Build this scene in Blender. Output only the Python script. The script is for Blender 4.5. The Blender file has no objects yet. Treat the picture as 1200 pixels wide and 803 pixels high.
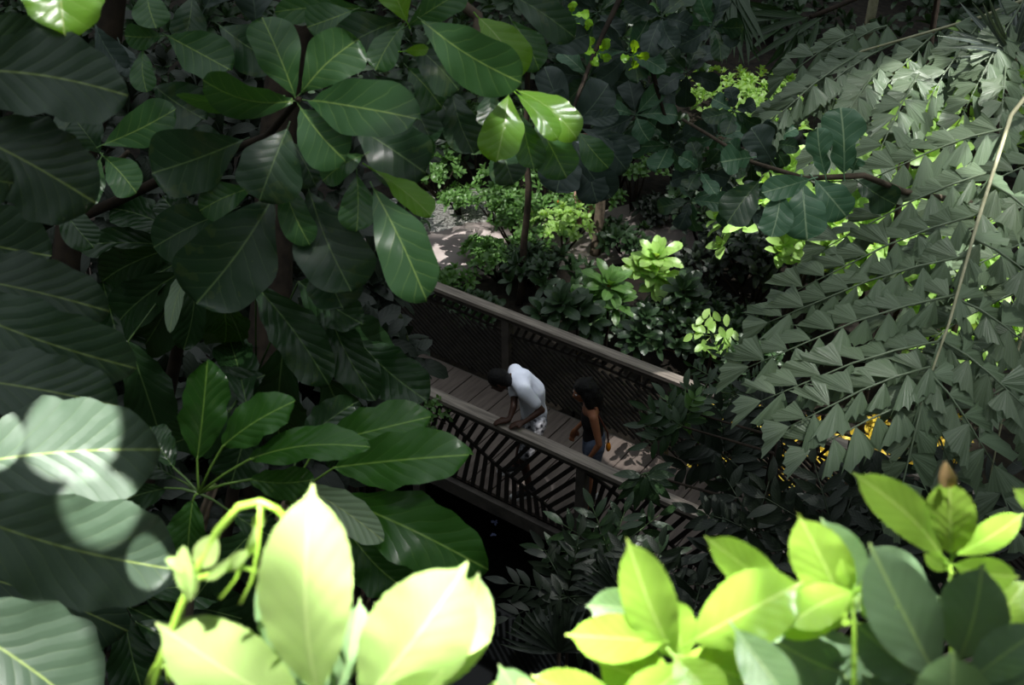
import bpy, math, random
import numpy as np
from mathutils import Vector, Matrix, noise
R = math.radians
rnd = random.Random(7)
C = bpy.context.scene.collection
sc = bpy.context.scene

# ---------------------------------------------------------------- camera frame (1200 x 803)
TH, HCAM, FPX = 0.59635, 8.04, 1300.0
ANG, N1, N2 = -0.62319, 7.0987, 8.8098
CAM = Vector((0, 0, HCAM))
FWD = Vector((0, math.cos(TH), -math.sin(TH))); UPV = Vector((0, math.sin(TH), math.cos(TH)))
def ray(px, py): return Vector(((px-600)/FPX, 0, 0)) + UPV*((401.5-py)/FPX) + FWD
def at(px, py, d): return CAM + ray(px, py)*d
def ground(px, py, z):
    r = ray(px, py); return CAM + r*((z-HCAM)/r.z)
UU = Vector((math.cos(ANG), math.sin(ANG), 0)); NN = Vector((-math.sin(ANG), math.cos(ANG), 0))
def br(u, n, z): return UU*u + NN*n + Vector((0, 0, z))

cam = bpy.data.cameras.new('camera'); co = bpy.data.objects.new('camera', cam); C.objects.link(co)
co.location = CAM; co.rotation_euler = (math.pi/2-TH, 0, 0)
cam.sensor_width = 36; cam.lens = 36*FPX/1200; cam.clip_start = 0.05; cam.clip_end = 200
cam.dof.use_dof = True; cam.dof.focus_distance = 6.5; cam.dof.aperture_fstop = 5.6
sc.camera = co
try:
    sc.view_settings.view_transform = 'Standard'; sc.view_settings.look = 'None'
except Exception: pass
sc.cycles.max_bounces = 6; sc.cycles.diffuse_bounces = 3; sc.cycles.glossy_bounces = 2
sc.cycles.transmission_bounces = 4; sc.cycles.transparent_max_bounces = 4
sc.cycles.use_denoising = True; sc.cycles.caustics_reflective = False; sc.cycles.caustics_refractive = False

# ---------------------------------------------------------------- object helpers
def tag(o, label=None, cat=None, group=None, kind=None):
    if label: o['label'] = label
    if cat: o['category'] = cat
    if group: o['group'] = group
    if kind: o['kind'] = kind
    return o
def empty(name, loc, label, cat, group=None):
    o = bpy.data.objects.new(name, None); C.objects.link(o); o.location = loc; o.empty_display_size = .1
    tag(o, label, cat, group); return o
class MB:
    def __init__(s): s.v = []; s.f = []; s.uv = []; s.n = 0
    def add(s, V, F, UV):
        s.v.append(np.asarray(V, float)); s.uv.append(np.asarray(UV, float))
        s.f.extend([tuple(i+s.n for i in f) for f in F]); s.n += len(V)
    def build(s, name, mat, parent=None, smooth=True, label=None):
        V = np.concatenate(s.v); UV = np.concatenate(s.uv)
        org = Vector(parent.location) if parent is not None and parent.type == 'EMPTY' else None
        if parent is not None and org is None: org = Vector(parent.parent.location) if parent.parent else Vector((0,0,0))
        if org is not None: V = V - np.array(org)
        me = bpy.data.meshes.new(name); me.from_pydata(V.tolist(), [], s.f)
        ul = me.uv_layers.new(name='uv')
        li = np.empty(len(me.loops), dtype=np.int32); me.loops.foreach_get('vertex_index', li)
        ul.data.foreach_set('uv', UV[li].astype(np.float32).ravel())
        if smooth: me.polygons.foreach_set('use_smooth', [True]*len(me.polygons))
        me.update()
        o = bpy.data.objects.new(name, me); C.objects.link(o)
        if mat: me.materials.append(mat)
        if parent is not None: o.parent = parent
        if label: o['label'] = label
        return o
    # shapes
    def tube(s, pts, rad, seg=7, uv=(.5, 0)):
        P = [Vector(p) for p in pts]
        if not hasattr(rad, '__len__'): rad = [rad]*len(P)
        V = []; F = []; prev = None
        for i, p in enumerate(P):
            t = (P[min(i+1, len(P)-1)]-P[max(i-1, 0)]).normalized()
            a = t.orthogonal().normalized() if prev is None else (prev-t*prev.dot(t)).normalized()
            prev = a; b = t.cross(a)
            for k in range(seg):
                w = 2*math.pi*k/seg; V.append(p+(a*math.cos(w)+b*math.sin(w))*rad[i])
        for i in range(len(P)-1):
            for k in range(seg):
                k2 = (k+1) % seg; F.append((i*seg+k, i*seg+k2, (i+1)*seg+k2, (i+1)*seg+k))
        F.append(tuple(range(seg))[::-1]); F.append(tuple((len(P)-1)*seg+k for k in range(seg)))
        s.add([tuple(v) for v in V], F, [uv]*len(V))
    def box8(s, c):   # 8 corners: bottom loop then top loop
        s.add([tuple(p) for p in c], [(3,2,1,0),(4,5,6,7),(0,1,5,4),(1,2,6,5),(2,3,7,6),(3,0,4,7)], [(.3,.3)]*8)
    def bar(s, a, b, up, w, h):   # a bar of section w (across) x h (along up)
        a = Vector(a); b = Vector(b); t = (b-a).normalized(); up = Vector(up); up = (up-t*up.dot(t)).normalized(); x = t.cross(up)
        q = [(-1,-1),(1,-1),(1,1),(-1,1)]
        s.box8([a+x*i*w/2+up*j*h/2 for i, j in q]+[b+x*i*w/2+up*j*h/2 for i, j in q])
    def ball(s, c, r, seg=10, sx=1, sy=1, sz=1):
        V = []; F = []; n = seg//2+1
        for i in range(n+1):
            a = math.pi*i/n
            for k in range(seg):
                b = 2*math.pi*k/seg
                V.append((c[0]+r*sx*math.sin(a)*math.cos(b), c[1]+r*sy*math.sin(a)*math.sin(b), c[2]+r*sz*math.cos(a)))
        for i in range(n):
            for k in range(seg):
                k2 = (k+1) % seg; F.append((i*seg+k, (i+1)*seg+k, (i+1)*seg+k2, i*seg+k2))
        s.add(V, F, [(.5,.5)]*len(V))

# ---------------------------------------------------------------- leaves
def hw(kind, v):
    v = np.clip(v, 0, 1)
    def bt(v, a, b):
        m = a/(a+b); return (v**a*(1-v)**b)/(m**a*(1-m)**b)
    if kind == 'obovate': return bt(v, 1.1, .5)*(1+.035*np.sin(v*15+1))
    if kind == 'spatula':
        w = bt(np.clip(v/.97, 0, 1), 1.0, .42); return np.maximum(w, .10*(1-v)/.04*(v > .9)*(v <= 1))*(v < 1)
    if kind == 'serrate':
        u = np.clip(v/.94, 0, 1); w = bt(u, .95, .6)
        w = w*(1+.045*((v*13) % 1.0)); tip = .16*np.clip((1-v)/.09, 0, 1)**.8
        return np.where(v > .88, np.maximum(w, tip), w)
    if kind == 'umbrella':
        w = bt(v, .8, .55); return w*(1+.05*np.sin(v*31)+.03*np.sin(v*17+1))
    if kind == 'fiddle':
        w = bt(v, .8, .4); return w*(1-.42*np.exp(-((v-.42)/.12)**2))
    if kind == 'lance': return bt(v, .75, .95)
    if kind == 'ellip': return bt(v, .75, .7)
    return bt(v, .7, .7)
_cache = {}
def leaf(L, W, kind='obovate', curl=.08, fold=.25, wave=.03, seed=0, nv=14, nc=3, stalk=0, stalkr=.004, droop=0):
    """local: base at origin, tip on +Y, normal +Z.  returns V, F, UV"""
    cols = np.linspace(-1, 1, 2*nc+1); cols = np.sign(cols)*np.abs(cols)**1.1
    if kind == 'fishtail':
        rg = np.random.RandomState(seed % 9973)
        v = np.linspace(0, 1, 5); c = np.linspace(-1, 1, 9)
        end = 1-.55*((c+1)/2)**.8 + rg.uniform(-.08, .08, 9); end[::2] += .08
        V = []; UV = []
        for a in v:
            for j, b in enumerate(c):
                wid = W*.5*(a**.85)
                y = a*L*end[j]*(1-.12*b*b); x = b*wid
                z = -fold*abs(b)*wid*.9 + .05*W*math.sin(b*9+seed)*a - curl*L*a*a
                V.append((x, y, z)); UV.append((.5+b*.5, a))
        n = 9
        F = [(i*n+j, i*n+j+1, (i+1)*n+j+1, (i+1)*n+j) for i in range(4) for j in range(8)]
        return np.array(V), F, np.array(UV)
    key = (kind, nv)
    t = np.linspace(0, 1, nv+1)
    v = t if kind == 'serrate' else .5*(1-np.cos(math.pi*t))*.55+t*.45
    h = hw(kind, v)*W/2
    if kind not in ('serrate',): h = np.maximum(h, W*.012)
    else: h = np.maximum(h, W*.01)
    ph = seed*1.7
    V = []; UV = []
    c2 = cols[None, :]; vv = v[:, None]; X = c2*h[:, None]
    Z = fold*np.abs(X)*(1-.3*vv) + 4*curl*L*vv*(1-vv) - droop*L*vv**3
    Z = Z + wave*W*np.sin(2*math.pi*(vv*2.6)+ph+c2*1.3)*np.abs(c2)**1.6*np.minimum(1, vv*4)
    Z = Z + wave*.4*W*np.sin(2*math.pi*(vv*6.1)+ph*2+c2*2)*np.abs(c2)**2
    if kind in ('obovate', 'fiddle', 'umbrella'): X = X*(1+.07*np.sin(vv*9+ph+c2*1.5)*(vv > .15)); Z = Z+.07*W*np.sin(math.pi*vv*1.7+ph)*c2
    X = X + .04*L*np.sin(math.pi*vv)*math.sin(ph)
    Y = vv*L+0*c2 - 4*curl*curl*L*np.abs(vv-.5)*0
    V = np.stack([X, Y, Z], -1).reshape(-1, 3)
    U = np.stack([.5+c2*h[:, None]/W, vv+0*c2], -1).reshape(-1, 2)
    n = len(cols)
    F = [(i*n+j, i*n+j+1, (i+1)*n+j+1, (i+1)*n+j) for i in range(nv) for j in range(n-1)]
    if stalk > 0:
        m = len(V); sv = []
        for (y, r, zz) in ((-stalk, stalkr, -stalk*.08), (-stalk*.5, stalkr*.9, -stalk*.02), (0, stalkr*.85, 0), (L*.3, stalkr*.6, 4*curl*L*.3*.7-stalkr*.35), (L*.62, stalkr*.35, 4*curl*L*.62*.38-stalkr*.25-droop*L*.238)):
            xx = .04*L*math.sin(math.pi*max(y, 0)/L)*math.sin(ph)
            for k in range(5):
                a = 2*math.pi*k/5; sv.append((xx+r*math.cos(a), y, zz+r*math.sin(a)))
        for i in range(4):
            for k in range(5): F.append((m+i*5+k, m+i*5+(k+1) % 5, m+(i+1)*5+(k+1) % 5, m+(i+1)*5+k))
        V = np.concatenate([V, np.array(sv)]); U = np.concatenate([U, np.tile([.5, .02], (len(sv), 1))])
    return V, F, U
def frame(base, tip, nrm):
    y = (Vector(tip)-Vector(base)).normalized(); z = Vector(nrm); z = z-y*z.dot(y)
    if z.length < 1e-4: z = y.orthogonal()
    z.normalize(); x = y.cross(z)
    return np.array([[x.x, y.x, z.x], [x.y, y.y, z.y], [x.z, y.z, z.z]])
def put(mb, lf, base, M):
    V, F, U = lf; mb.add(V @ M.T + np.array(base), F, U)
def px_leaf(mb, bx, by, tx, ty, wpx, db, dt, roll=0, kind='obovate', curl=.06, fold=.22, wave=.03, stalk=.0, stalkr=.004, nv=20, nc=4, droop=0, seed=None):
    b = at(bx, by, db); t = at(tx, ty, dt); L = (t-b).length; W = wpx*(db+dt)/2/FPX
    y = (t-b)/L; z = (CAM-(b+t)/2); z = (z-y*z.dot(y)).normalized()
    z = Matrix.Rotation(R(roll), 3, y) @ z
    W = W/max(.35, abs(math.cos(R(roll))))
    s = seed if seed is not None else rnd.random()*50
    put(mb, leaf(L, W, kind, curl, fold, wave, s, nv, nc, stalk, stalkr, droop), b, frame(b, t, z))
def leaf_obj(parent, mat, *a, label=None, name='leaf', **k):
    mb = MB(); px_leaf(mb, *a, **k); return mb.build(name, mat, parent, label=label)
def rosette(mb, c, axis, n, L, W, kind='obovate', spread=(75, 15), rg=rnd, nv=10, nc=2, stalk=.0, fold=.25, curl=.06, wave=.03, stalkr=.002, droop=.1):
    A = Vector(axis).normalized(); ex = A.orthogonal().normalized(); ey = A.cross(ex); c = Vector(c); st = rg.random()*6
    for i in range(n):
        f = i/max(1, n-1); w = st+i*2.39996
        tl = R(spread[0]+(spread[1]-spread[0])*f+rg.uniform(-8, 8)); r = ex*math.cos(w)+ey*math.sin(w)
        d = (r*math.sin(tl)+A*math.cos(tl)).normalized(); l = L*(1-.35*f)*rg.uniform(.8, 1.15)
        nz = A*math.sin(tl)-r*math.cos(tl) + Vector((rg.uniform(-.2, .2),)*3)
        b = c+d*(stalk if stalk else L*.05)
        put(mb, leaf(l, W*l/L*rg.uniform(.9, 1.1), kind, curl, fold, wave, rg.random()*50, nv, nc, stalk, stalkr, droop), b, frame(b, b+d, nz))

# ---------------------------------------------------------------- materials
def newmat(name):
    m = bpy.data.materials.new(name); m.use_nodes = True; nt = m.node_tree; nt.nodes.clear()
    return m, nt, nt.nodes, nt.links
def srgb(*c):
    return tuple(((x/255)/12.92 if x/255 <= .04045 else ((x/255+.055)/1.055)**2.4) for x in c)+(1,)
def mth(nt, op, a, b=None, c=None, clamp=False):
    n = nt.nodes.new('ShaderNodeMath'); n.operation = op; n.use_clamp = clamp
    for i, x in enumerate((a, b, c)):
        if x is None: continue
        if isinstance(x, (int, float)): n.inputs[i].default_value = x
        else: nt.links.new(x, n.inputs[i])
    return n.outputs[0]
def mixc(nt, f, a, b, mode='MIX'):
    n = nt.nodes.new('ShaderNodeMix'); n.data_type = 'RGBA'; n.blend_type = mode
    for i, x in ((0, f), (6, a), (7, b)):
        if isinstance(x, (int, float)): n.inputs[i].default_value = x
        elif isinstance(x, tuple): n.inputs[i].default_value = x
        else: nt.links.new(x, n.inputs[i])
    return n.outputs[2]
def leafmat(name, col, col2, vein, rough=.38, trans=.2, tcol=None, nveins=9, slant=1.1, bump=.25, spec=.5, midw=.013, veinamt=.35, fan=False, spots=None, back=None):
    m, nt, N, L = newmat(name)
    uv = N.new('ShaderNodeUVMap'); sp = N.new('ShaderNodeSeparateXYZ'); L.new(uv.outputs[0], sp.inputs[0])
    du = mth(nt, 'ABSOLUTE', mth(nt, 'SUBTRACT', sp.outputs[0], .5)); v = sp.outputs[1]
    oi = N.new('ShaderNodeObjectInfo'); ge = N.new('ShaderNodeNewGeometry')
    rn = mth(nt, 'FRACT', mth(nt, 'ADD', oi.outputs['Random'], ge.outputs['Random Per Island']))
    tc = N.new('ShaderNodeTexCoord'); ns = N.new('ShaderNodeTexNoise'); ns.inputs['Scale'].default_value = 9; ns.inputs['Detail'].default_value = 3
    L.new(tc.outputs['Object'], ns.inputs['Vector'])
    fac = mth(nt, 'ADD', mth(nt, 'MULTIPLY', rn, .6), mth(nt, 'MULTIPLY', ns.outputs[0], .5), clamp=True)
    base = mixc(nt, fac, col, col2)
    if fan:
        t = mth(nt, 'FRACT', mth(nt, 'MULTIPLY', sp.outputs[0], 11.0))
        sec = mth(nt, 'ABSOLUTE', mth(nt, 'SUBTRACT', t, .5)); mask = mth(nt, 'MULTIPLY', mth(nt, 'LESS_THAN', sec, .1), veinamt)
    else:
        bend = mth(nt, 'MULTIPLY', mth(nt, 'POWER', du, .8), nveins*slant*.5)
        t = mth(nt, 'FRACT', mth(nt, 'ADD', mth(nt, 'SUBTRACT', mth(nt, 'MULTIPLY', v, nveins), bend), mth(nt, 'ADD', mth(nt, 'MULTIPLY', ns.outputs[0], .9), mth(nt, 'MULTIPLY', mth(nt, 'SIGN', mth(nt, 'SUBTRACT', sp.outputs[0], .5)), .22))))
        sec = mth(nt, 'ABSOLUTE', mth(nt, 'SUBTRACT', t, .5))
        m2 = N.new('ShaderNodeMapRange'); m2.interpolation_type = 'SMOOTHSTEP'; L.new(sec, m2.inputs[0])
        m2.inputs[1].default_value = .055; m2.inputs[2].default_value = .01; m2.inputs[3].default_value = 0; m2.inputs[4].default_value = veinamt
        vf = mth(nt, 'MULTIPLY', m2.outputs[0], mth(nt, 'SUBTRACT', 1.0, mth(nt, 'MULTIPLY', du, 1.7), clamp=True))
        m1 = N.new('ShaderNodeMapRange'); m1.interpolation_type = 'SMOOTHSTEP'; L.new(du, m1.inputs[0])
        m1.inputs[1].default_value = midw*1.3; m1.inputs[2].default_value = midw*.4; m1.inputs[3].default_value = 0; m1.inputs[4].default_value = .85
        mask = mth(nt, 'MAXIMUM', m1.outputs[0], vf)
    c = mixc(nt, mask, base, vein)
    nb = N.new('ShaderNodeTexNoise'); nb.inputs['Scale'].default_value = 30; L.new(tc.outputs['Object'], nb.inputs['Vector'])
    c = mixc(nt, mth(nt, 'MULTIPLY', nb.outputs[0], .3), c, col2)
    if spots:
        n2 = N.new('ShaderNodeTexNoise'); n2.inputs['Scale'].default_value = 22; L.new(tc.outputs['Object'], n2.inputs['Vector'])
        c = mixc(nt, mth(nt, 'MULTIPLY', mth(nt, 'GREATER_THAN', n2.outputs[0], .62), .5), c, spots)
    if back is None: back = tuple(min(1, x*1.5+.01) for x in col[:3])+(1,)
    c = mixc(nt, mth(nt, 'MULTIPLY', ge.outputs['Backfacing'], .75), c, back)
    bs = N.new('ShaderNodeBsdfPrincipled'); L.new(c, bs.inputs['Base Color'])
    bs.inputs['Roughness'].default_value = rough; bs.inputs['Specular IOR Level'].default_value = spec
    bh = mth(nt, 'ADD', mth(nt, 'MULTIPLY', mth(nt, 'POWER', sec, .6), .6), mth(nt, 'MULTIPLY', ns.outputs[0], .5))
    bp = N.new('ShaderNodeBump'); bp.inputs['Strength'].default_value = bump; bp.inputs['Distance'].default_value = .01
    L.new(bh, bp.inputs['Height']); L.new(bp.outputs[0], bs.inputs['Normal'])
    tr = N.new('ShaderNodeBsdfTranslucent')
    if tcol is None: tcol = (min(1, col[0]*3+.05), min(1, col[1]*3+.1), col[2]*.8, 1)
    L.new(mixc(nt, .35, tcol, c), tr.inputs[0])
    mx = N.new('ShaderNodeMixShader'); mx.inputs[0].default_value = trans
    L.new(bs.outputs[0], mx.inputs[1]); L.new(tr.outputs[0], mx.inputs[2])
    o = N.new('ShaderNodeOutputMaterial'); L.new(mx.outputs[0], o.inputs[0]); return m
def plain(name, c1, c2=None, scale=8, rough=.8, spec=.3, bump=0, stretch=None, detail=5, dist=.01):
    m, nt, N, L = newmat(name); tc = N.new('ShaderNodeTexCoord'); ns = N.new('ShaderNodeTexNoise')
    ns.inputs['Scale'].default_value = scale; ns.inputs['Detail'].default_value = detail
    src = tc.outputs['Object']
    if stretch:
        mp = N.new('ShaderNodeMapping'); mp.inputs['Rotation'].default_value = (0, 0, -ANG); L.new(src, mp.inputs[0])
        mq = N.new('ShaderNodeMapping'); mq.inputs['Scale'].default_value = stretch; L.new(mp.outputs[0], mq.inputs[0]); src = mq.outputs[0]
    L.new(src, ns.inputs['Vector'])
    mr = N.new('ShaderNodeMapRange'); L.new(ns.outputs[0], mr.inputs[0]); mr.inputs[1].default_value = .32; mr.inputs[2].default_value = .68
    c = mixc(nt, mr.outputs[0], c1, c2 or c1)
    bs = N.new('ShaderNodeBsdfPrincipled'); L.new(c, bs.inputs['Base Color']); bs.inputs['Roughness'].default_value = rough
    bs.inputs['Specular IOR Level'].default_value = spec
    if bump:
        bp = N.new('ShaderNodeBump'); bp.inputs['Strength'].default_value = bump; bp.inputs['Distance'].default_value = dist
        L.new(ns.outputs[0], bp.inputs['Height']); L.new(bp.outputs[0], bs.inputs['Normal'])
    o = N.new('ShaderNodeOutputMaterial'); L.new(bs.outputs[0], o.inputs[0]); return m

YG = srgb(185, 215, 80)
M = {}
M['fg'] = leafmat('young_leaf', srgb(150, 184, 106), srgb(174, 200, 124), srgb(205, 225, 150), rough=.33, trans=.4, tcol=srgb(195, 225, 70), nveins=8, bump=.12, veinamt=.25, midw=.02)
M['fgl'] = leafmat('lime_leaf', srgb(122, 168, 58), srgb(150, 186, 76), srgb(205, 225, 130), rough=.3, trans=.45, tcol=srgb(190, 225, 30), nveins=8, bump=.12, veinamt=.25, midw=.02)
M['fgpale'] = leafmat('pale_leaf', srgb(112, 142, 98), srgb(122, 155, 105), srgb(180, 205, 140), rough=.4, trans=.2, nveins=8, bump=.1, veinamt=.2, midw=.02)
M['fgdark'] = leafmat('shaded_shrub_leaf', srgb(92, 118, 88), srgb(105, 132, 98), srgb(160, 185, 110), rough=.45, trans=.15, nveins=8, bump=.1, veinamt=.1, midw=.02)  # darker copy of the shrub leaf, shade mixed into its colour
M['big'] = leafmat('umbrella_big', srgb(40, 62, 42), srgb(54, 78, 55), srgb(150, 170, 95), rough=.42, trans=.08, nveins=9, bump=.35, veinamt=.16, midw=.012)
M['bigwax'] = leafmat('umbrella_wax', srgb(58, 78, 60), srgb(72, 92, 72), srgb(150, 170, 95), rough=.5, trans=.06, nveins=9, bump=.4, veinamt=.12, midw=.011)
M['bigpale'] = leafmat('umbrella_waxy', srgb(120, 142, 112), srgb(132, 155, 122), srgb(175, 190, 120), rough=.5, trans=.08, nveins=9, bump=.4, veinamt=.22, midw=.014)
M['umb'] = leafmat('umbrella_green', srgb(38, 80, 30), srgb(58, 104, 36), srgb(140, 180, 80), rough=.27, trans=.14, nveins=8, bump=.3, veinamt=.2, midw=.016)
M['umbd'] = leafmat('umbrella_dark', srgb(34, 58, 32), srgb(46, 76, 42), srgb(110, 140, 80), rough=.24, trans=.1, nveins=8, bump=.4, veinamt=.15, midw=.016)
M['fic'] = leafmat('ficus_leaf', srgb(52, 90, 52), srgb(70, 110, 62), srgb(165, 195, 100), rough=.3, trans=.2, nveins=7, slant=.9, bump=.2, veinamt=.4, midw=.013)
M['ficd'] = leafmat('ficus_shade', srgb(36, 60, 40), srgb(46, 76, 46), srgb(120, 145, 90), rough=.33, trans=.1, nveins=7, slant=.9, bump=.2, veinamt=.28, midw=.012, spots=srgb(70, 88, 45))  # ficus leaf with the shade put into its colour
M['ficl'] = leafmat('ficus_sunlit', srgb(105, 160, 45), srgb(130, 180, 60), srgb(200, 220, 130), rough=.25, trans=.45, tcol=srgb(180, 225, 20), nveins=7, slant=.9, bump=.18, veinamt=.35)  # ficus leaf with sunlight put into a brighter yellow-green colour
M['blue'] = leafmat('dusky_leaf', srgb(46, 62, 56), srgb(60, 78, 70), srgb(110, 130, 105), rough=.45, trans=.08, nveins=7, slant=.9, bump=.2, veinamt=.3)
M['fid'] = leafmat('fiddle_leaf', srgb(66, 106, 78), srgb(82, 122, 90), srgb(170, 195, 150), rough=.38, trans=.12, nveins=6, slant=.8, bump=.25, veinamt=.5, midw=.02)
M['palm'] = leafmat('fishtail_leaf', srgb(86, 104, 80), srgb(108, 126, 98), srgb(140, 155, 128), rough=.4, trans=.12, fan=True, veinamt=.35, bump=.3)
M['fan'] = leafmat('fan_leaf', srgb(72, 82, 82), srgb(100, 112, 105), srgb(170, 180, 160), rough=.35, trans=.1, nveins=1, bump=.1, veinamt=0, midw=.05)
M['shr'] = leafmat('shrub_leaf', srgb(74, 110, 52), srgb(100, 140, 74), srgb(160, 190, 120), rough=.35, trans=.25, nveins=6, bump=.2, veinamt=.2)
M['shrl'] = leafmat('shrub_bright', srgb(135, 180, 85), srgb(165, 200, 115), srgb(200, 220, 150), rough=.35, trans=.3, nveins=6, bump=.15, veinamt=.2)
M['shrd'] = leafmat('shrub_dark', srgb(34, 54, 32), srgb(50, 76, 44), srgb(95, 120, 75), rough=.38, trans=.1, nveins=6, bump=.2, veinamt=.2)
M['blk'] = leafmat('deep_shade_leaf', srgb(20, 30, 20), srgb(30, 44, 28), srgb(50, 64, 42), rough=.5, trans=.05, nveins=6, bump=.2, veinamt=.2)  # near-black leaf colour, the deep shade is painted in
M['red'] = leafmat('red_bract', srgb(215, 70, 25), srgb(235, 120, 50), srgb(240, 160, 90), rough=.5, trans=.3, tcol=srgb(240, 90, 30), nveins=4, bump=.1)
M['dry'] = leafmat('dry_leaf', srgb(130, 105, 70), srgb(160, 135, 95), srgb(170, 150, 110), rough=.6, trans=.2, nveins=6)
M['yel'] = leafmat('yellow_leaf', srgb(215, 185, 50), srgb(225, 200, 80), srgb(235, 220, 120), rough=.5, trans=.3, tcol=srgb(240, 210, 40), nveins=6)
M['bark'] = plain('bark', srgb(70, 60, 50), srgb(110, 98, 84), scale=14, rough=.9, bump=.6)
M['barkd'] = plain('dark_bark', srgb(40, 34, 28), srgb(62, 52, 42), scale=14, rough=.9, bump=.6)
M['stemg'] = plain('green_stem', srgb(120, 160, 50), srgb(145, 178, 75), scale=20, rough=.35)
M['stalk'] = plain('leaf_stalk', srgb(120, 150, 80), srgb(140, 165, 95), scale=20, rough=.4)
M['stalkw'] = plain('palm_stalk', srgb(165, 165, 130), srgb(190, 188, 155), scale=25, rough=.5)
M['soil'] = plain('soil', srgb(22, 19, 16), srgb(46, 40, 32), scale=6, rough=.95, bump=.8, dist=.05)
M['gravel'] = plain('gravel', srgb(60, 58, 54), srgb(200, 198, 192), scale=26, rough=.7, bump=.8, detail=2, dist=.03)
M['path'] = plain('path_concrete', srgb(128, 118, 114), srgb(150, 140, 136), scale=2.5, rough=.85, bump=.1)
M['wood'] = plain('deck_wood', srgb(92, 82, 76), srgb(114, 103, 96), scale=3.2, rough=.8, bump=.3, stretch=(7, .8, 6))
M['rail'] = plain('rail_wood', srgb(112, 104, 96), srgb(164, 153, 142), scale=3.0, rough=.75, bump=.4, stretch=(.8, 9, 9))
M['slat'] = plain('slat_wood', srgb(30, 26, 23), srgb(46, 41, 37), scale=9, rough=.8)
M['post'] = plain('post_wood', srgb(64, 60, 56), srgb(92, 86, 80), scale=5, rough=.8, bump=.2)
M['skinm'] = plain('skin_dark', srgb(62, 40, 30), srgb(74, 48, 36), scale=6, rough=.5)
M['skinw'] = plain('skin_brown', srgb(138, 88, 62), srgb(150, 98, 70), scale=6, rough=.5)
M['skinp'] = plain('skin_pale', srgb(205, 160, 145), srgb(215, 172, 155), scale=6, rough=.5)
M['hair'] = plain('hair_black', srgb(8, 7, 7), srgb(22, 19, 18), scale=60, rough=.7, bump=.9)
M['tee'] = plain('white_tee', srgb(222, 226, 240), srgb(236, 238, 248), scale=5, rough=.9, bump=.35, dist=.03)
M['shorts'] = plain('print_shorts', srgb(35, 36, 42), srgb(200, 200, 206), scale=22, rough=.85, detail=1)
M['tank'] = plain('dark_top', srgb(26, 22, 24), srgb(38, 32, 34), scale=6, rough=.9)
M['strap'] = plain('brown_strap', srgb(90, 45, 30), None, rough=.6)
M['denim'] = plain('denim', srgb(70, 80, 100), srgb(100, 110, 130), scale=20, rough=.9)
M['shoe'] = plain('black_shoe', srgb(24, 24, 26), srgb(40, 40, 42), scale=15, rough=.6)
M['white'] = plain('white_rubber', srgb(225, 225, 225), None, rough=.5)
M['orange'] = plain('orange_cloth', srgb(235, 140, 20), None, rough=.6)
M['cream'] = plain('cream_paint', srgb(205, 200, 170), srgb(180, 172, 140), scale=12, rough=.6)
M['sky_refl'] = plain('sky_reflection_paint', srgb(170, 180, 225), srgb(120, 130, 190), scale=20, rough=.4)  # blue of reflected sky, painted on the added pond pieces
def water():
    m, nt, N, L = newmat('pond_water'); bs = N.new('ShaderNodeBsdfPrincipled')
    bs.inputs['Base Color'].default_value = srgb(10, 12, 10); bs.inputs['Roughness'].default_value = .06; bs.inputs['Specular IOR Level'].default_value = .3
    ns = N.new('ShaderNodeTexNoise'); ns.inputs['Scale'].default_value = 3; bp = N.new('ShaderNodeBump'); bp.inputs['Strength'].default_value = .08
    L.new(ns.outputs[0], bp.inputs['Height']); L.new(bp.outputs[0], bs.inputs['Normal'])
    o = N.new('ShaderNodeOutputMaterial'); L.new(bs.outputs[0], o.inputs[0]); return m
M['water'] = water()

# ---------------------------------------------------------------- ground, pond, path
PN = 10.0    # far bank edge (n)
def height(x, y):
    n = x*NN.x+y*NN.y; u = x*UU.x+y*UU.y
    a = min(1, max(0, (n-9.0)/.9)); far = -.3*a-1.5*(1-a)
    b = min(1, max(0, (4.2-n)/1.5)); near = -1.5*(1-b)-.2*b
    h = max(far, near)
    e = min(1, max(0, (u+2.2)/1.6))*min(1, max(0, (n-2)/2.0)); h = max(h, -1.5*(1-e)-.55*e)
    h += .07*noise.noise(Vector((x*.9, y*.9, 0)))
    r = max(0, y-17.5)*.02; return h+r
mb = MB(); nx, ny = 110, 120; V = []
for j in range(ny+1):
    for i in range(nx+1):
        x = -22+44*i/nx; y = -3+48*j/ny; V.append((x, y, height(x, y)))
F = [(j*(nx+1)+i, j*(nx+1)+i+1, (j+1)*(nx+1)+i+1, (j+1)*(nx+1)+i) for j in range(ny) for i in range(nx)]
mb.add(V, F, [(0, 0)]*len(V)); tag(mb.build('floor', M['soil']), kind='structure')
mb = MB(); mb.add([(-22, -3, -.85), (22, -3, -.85), (22, 16, -.85), (-22, 16, -.85)], [(0, 1, 2, 3)], [(0, 0)]*4)
tag(mb.build('pond_water', M['water']), 'still black pond water under the wooden footbridge', 'water', kind='structure')
def strip(name, pts, w, mat, z):
    mb = MB(); P = [Vector(p) for p in pts]; V = []
    for i, p in enumerate(P):
        t = (P[min(i+1, len(P)-1)]-P[max(0, i-1)]); t.z = 0; t.normalize(); s = Vector((-t.y, t.x, 0))*w[i]/2
        for q, zz in ((p+s, z), (p-s, z), (p-s, z-.25), (p+s, z-.25)): V.append((q.x, q.y, zz))
    F = []
    for i in range(len(P)-1):
        a = i*4; b = a+4
        F += [(a, a+1, b+1, b), (a+1, a+2, b+2, b+1), (a+3, a, b, b+3)]
    mb.add(V, F, [(0, 0)]*len(V)); return tag(mb.build(name, mat, smooth=False), kind='structure')
G = lambda x, y, z=-.24: ground(x, y, z)
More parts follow.
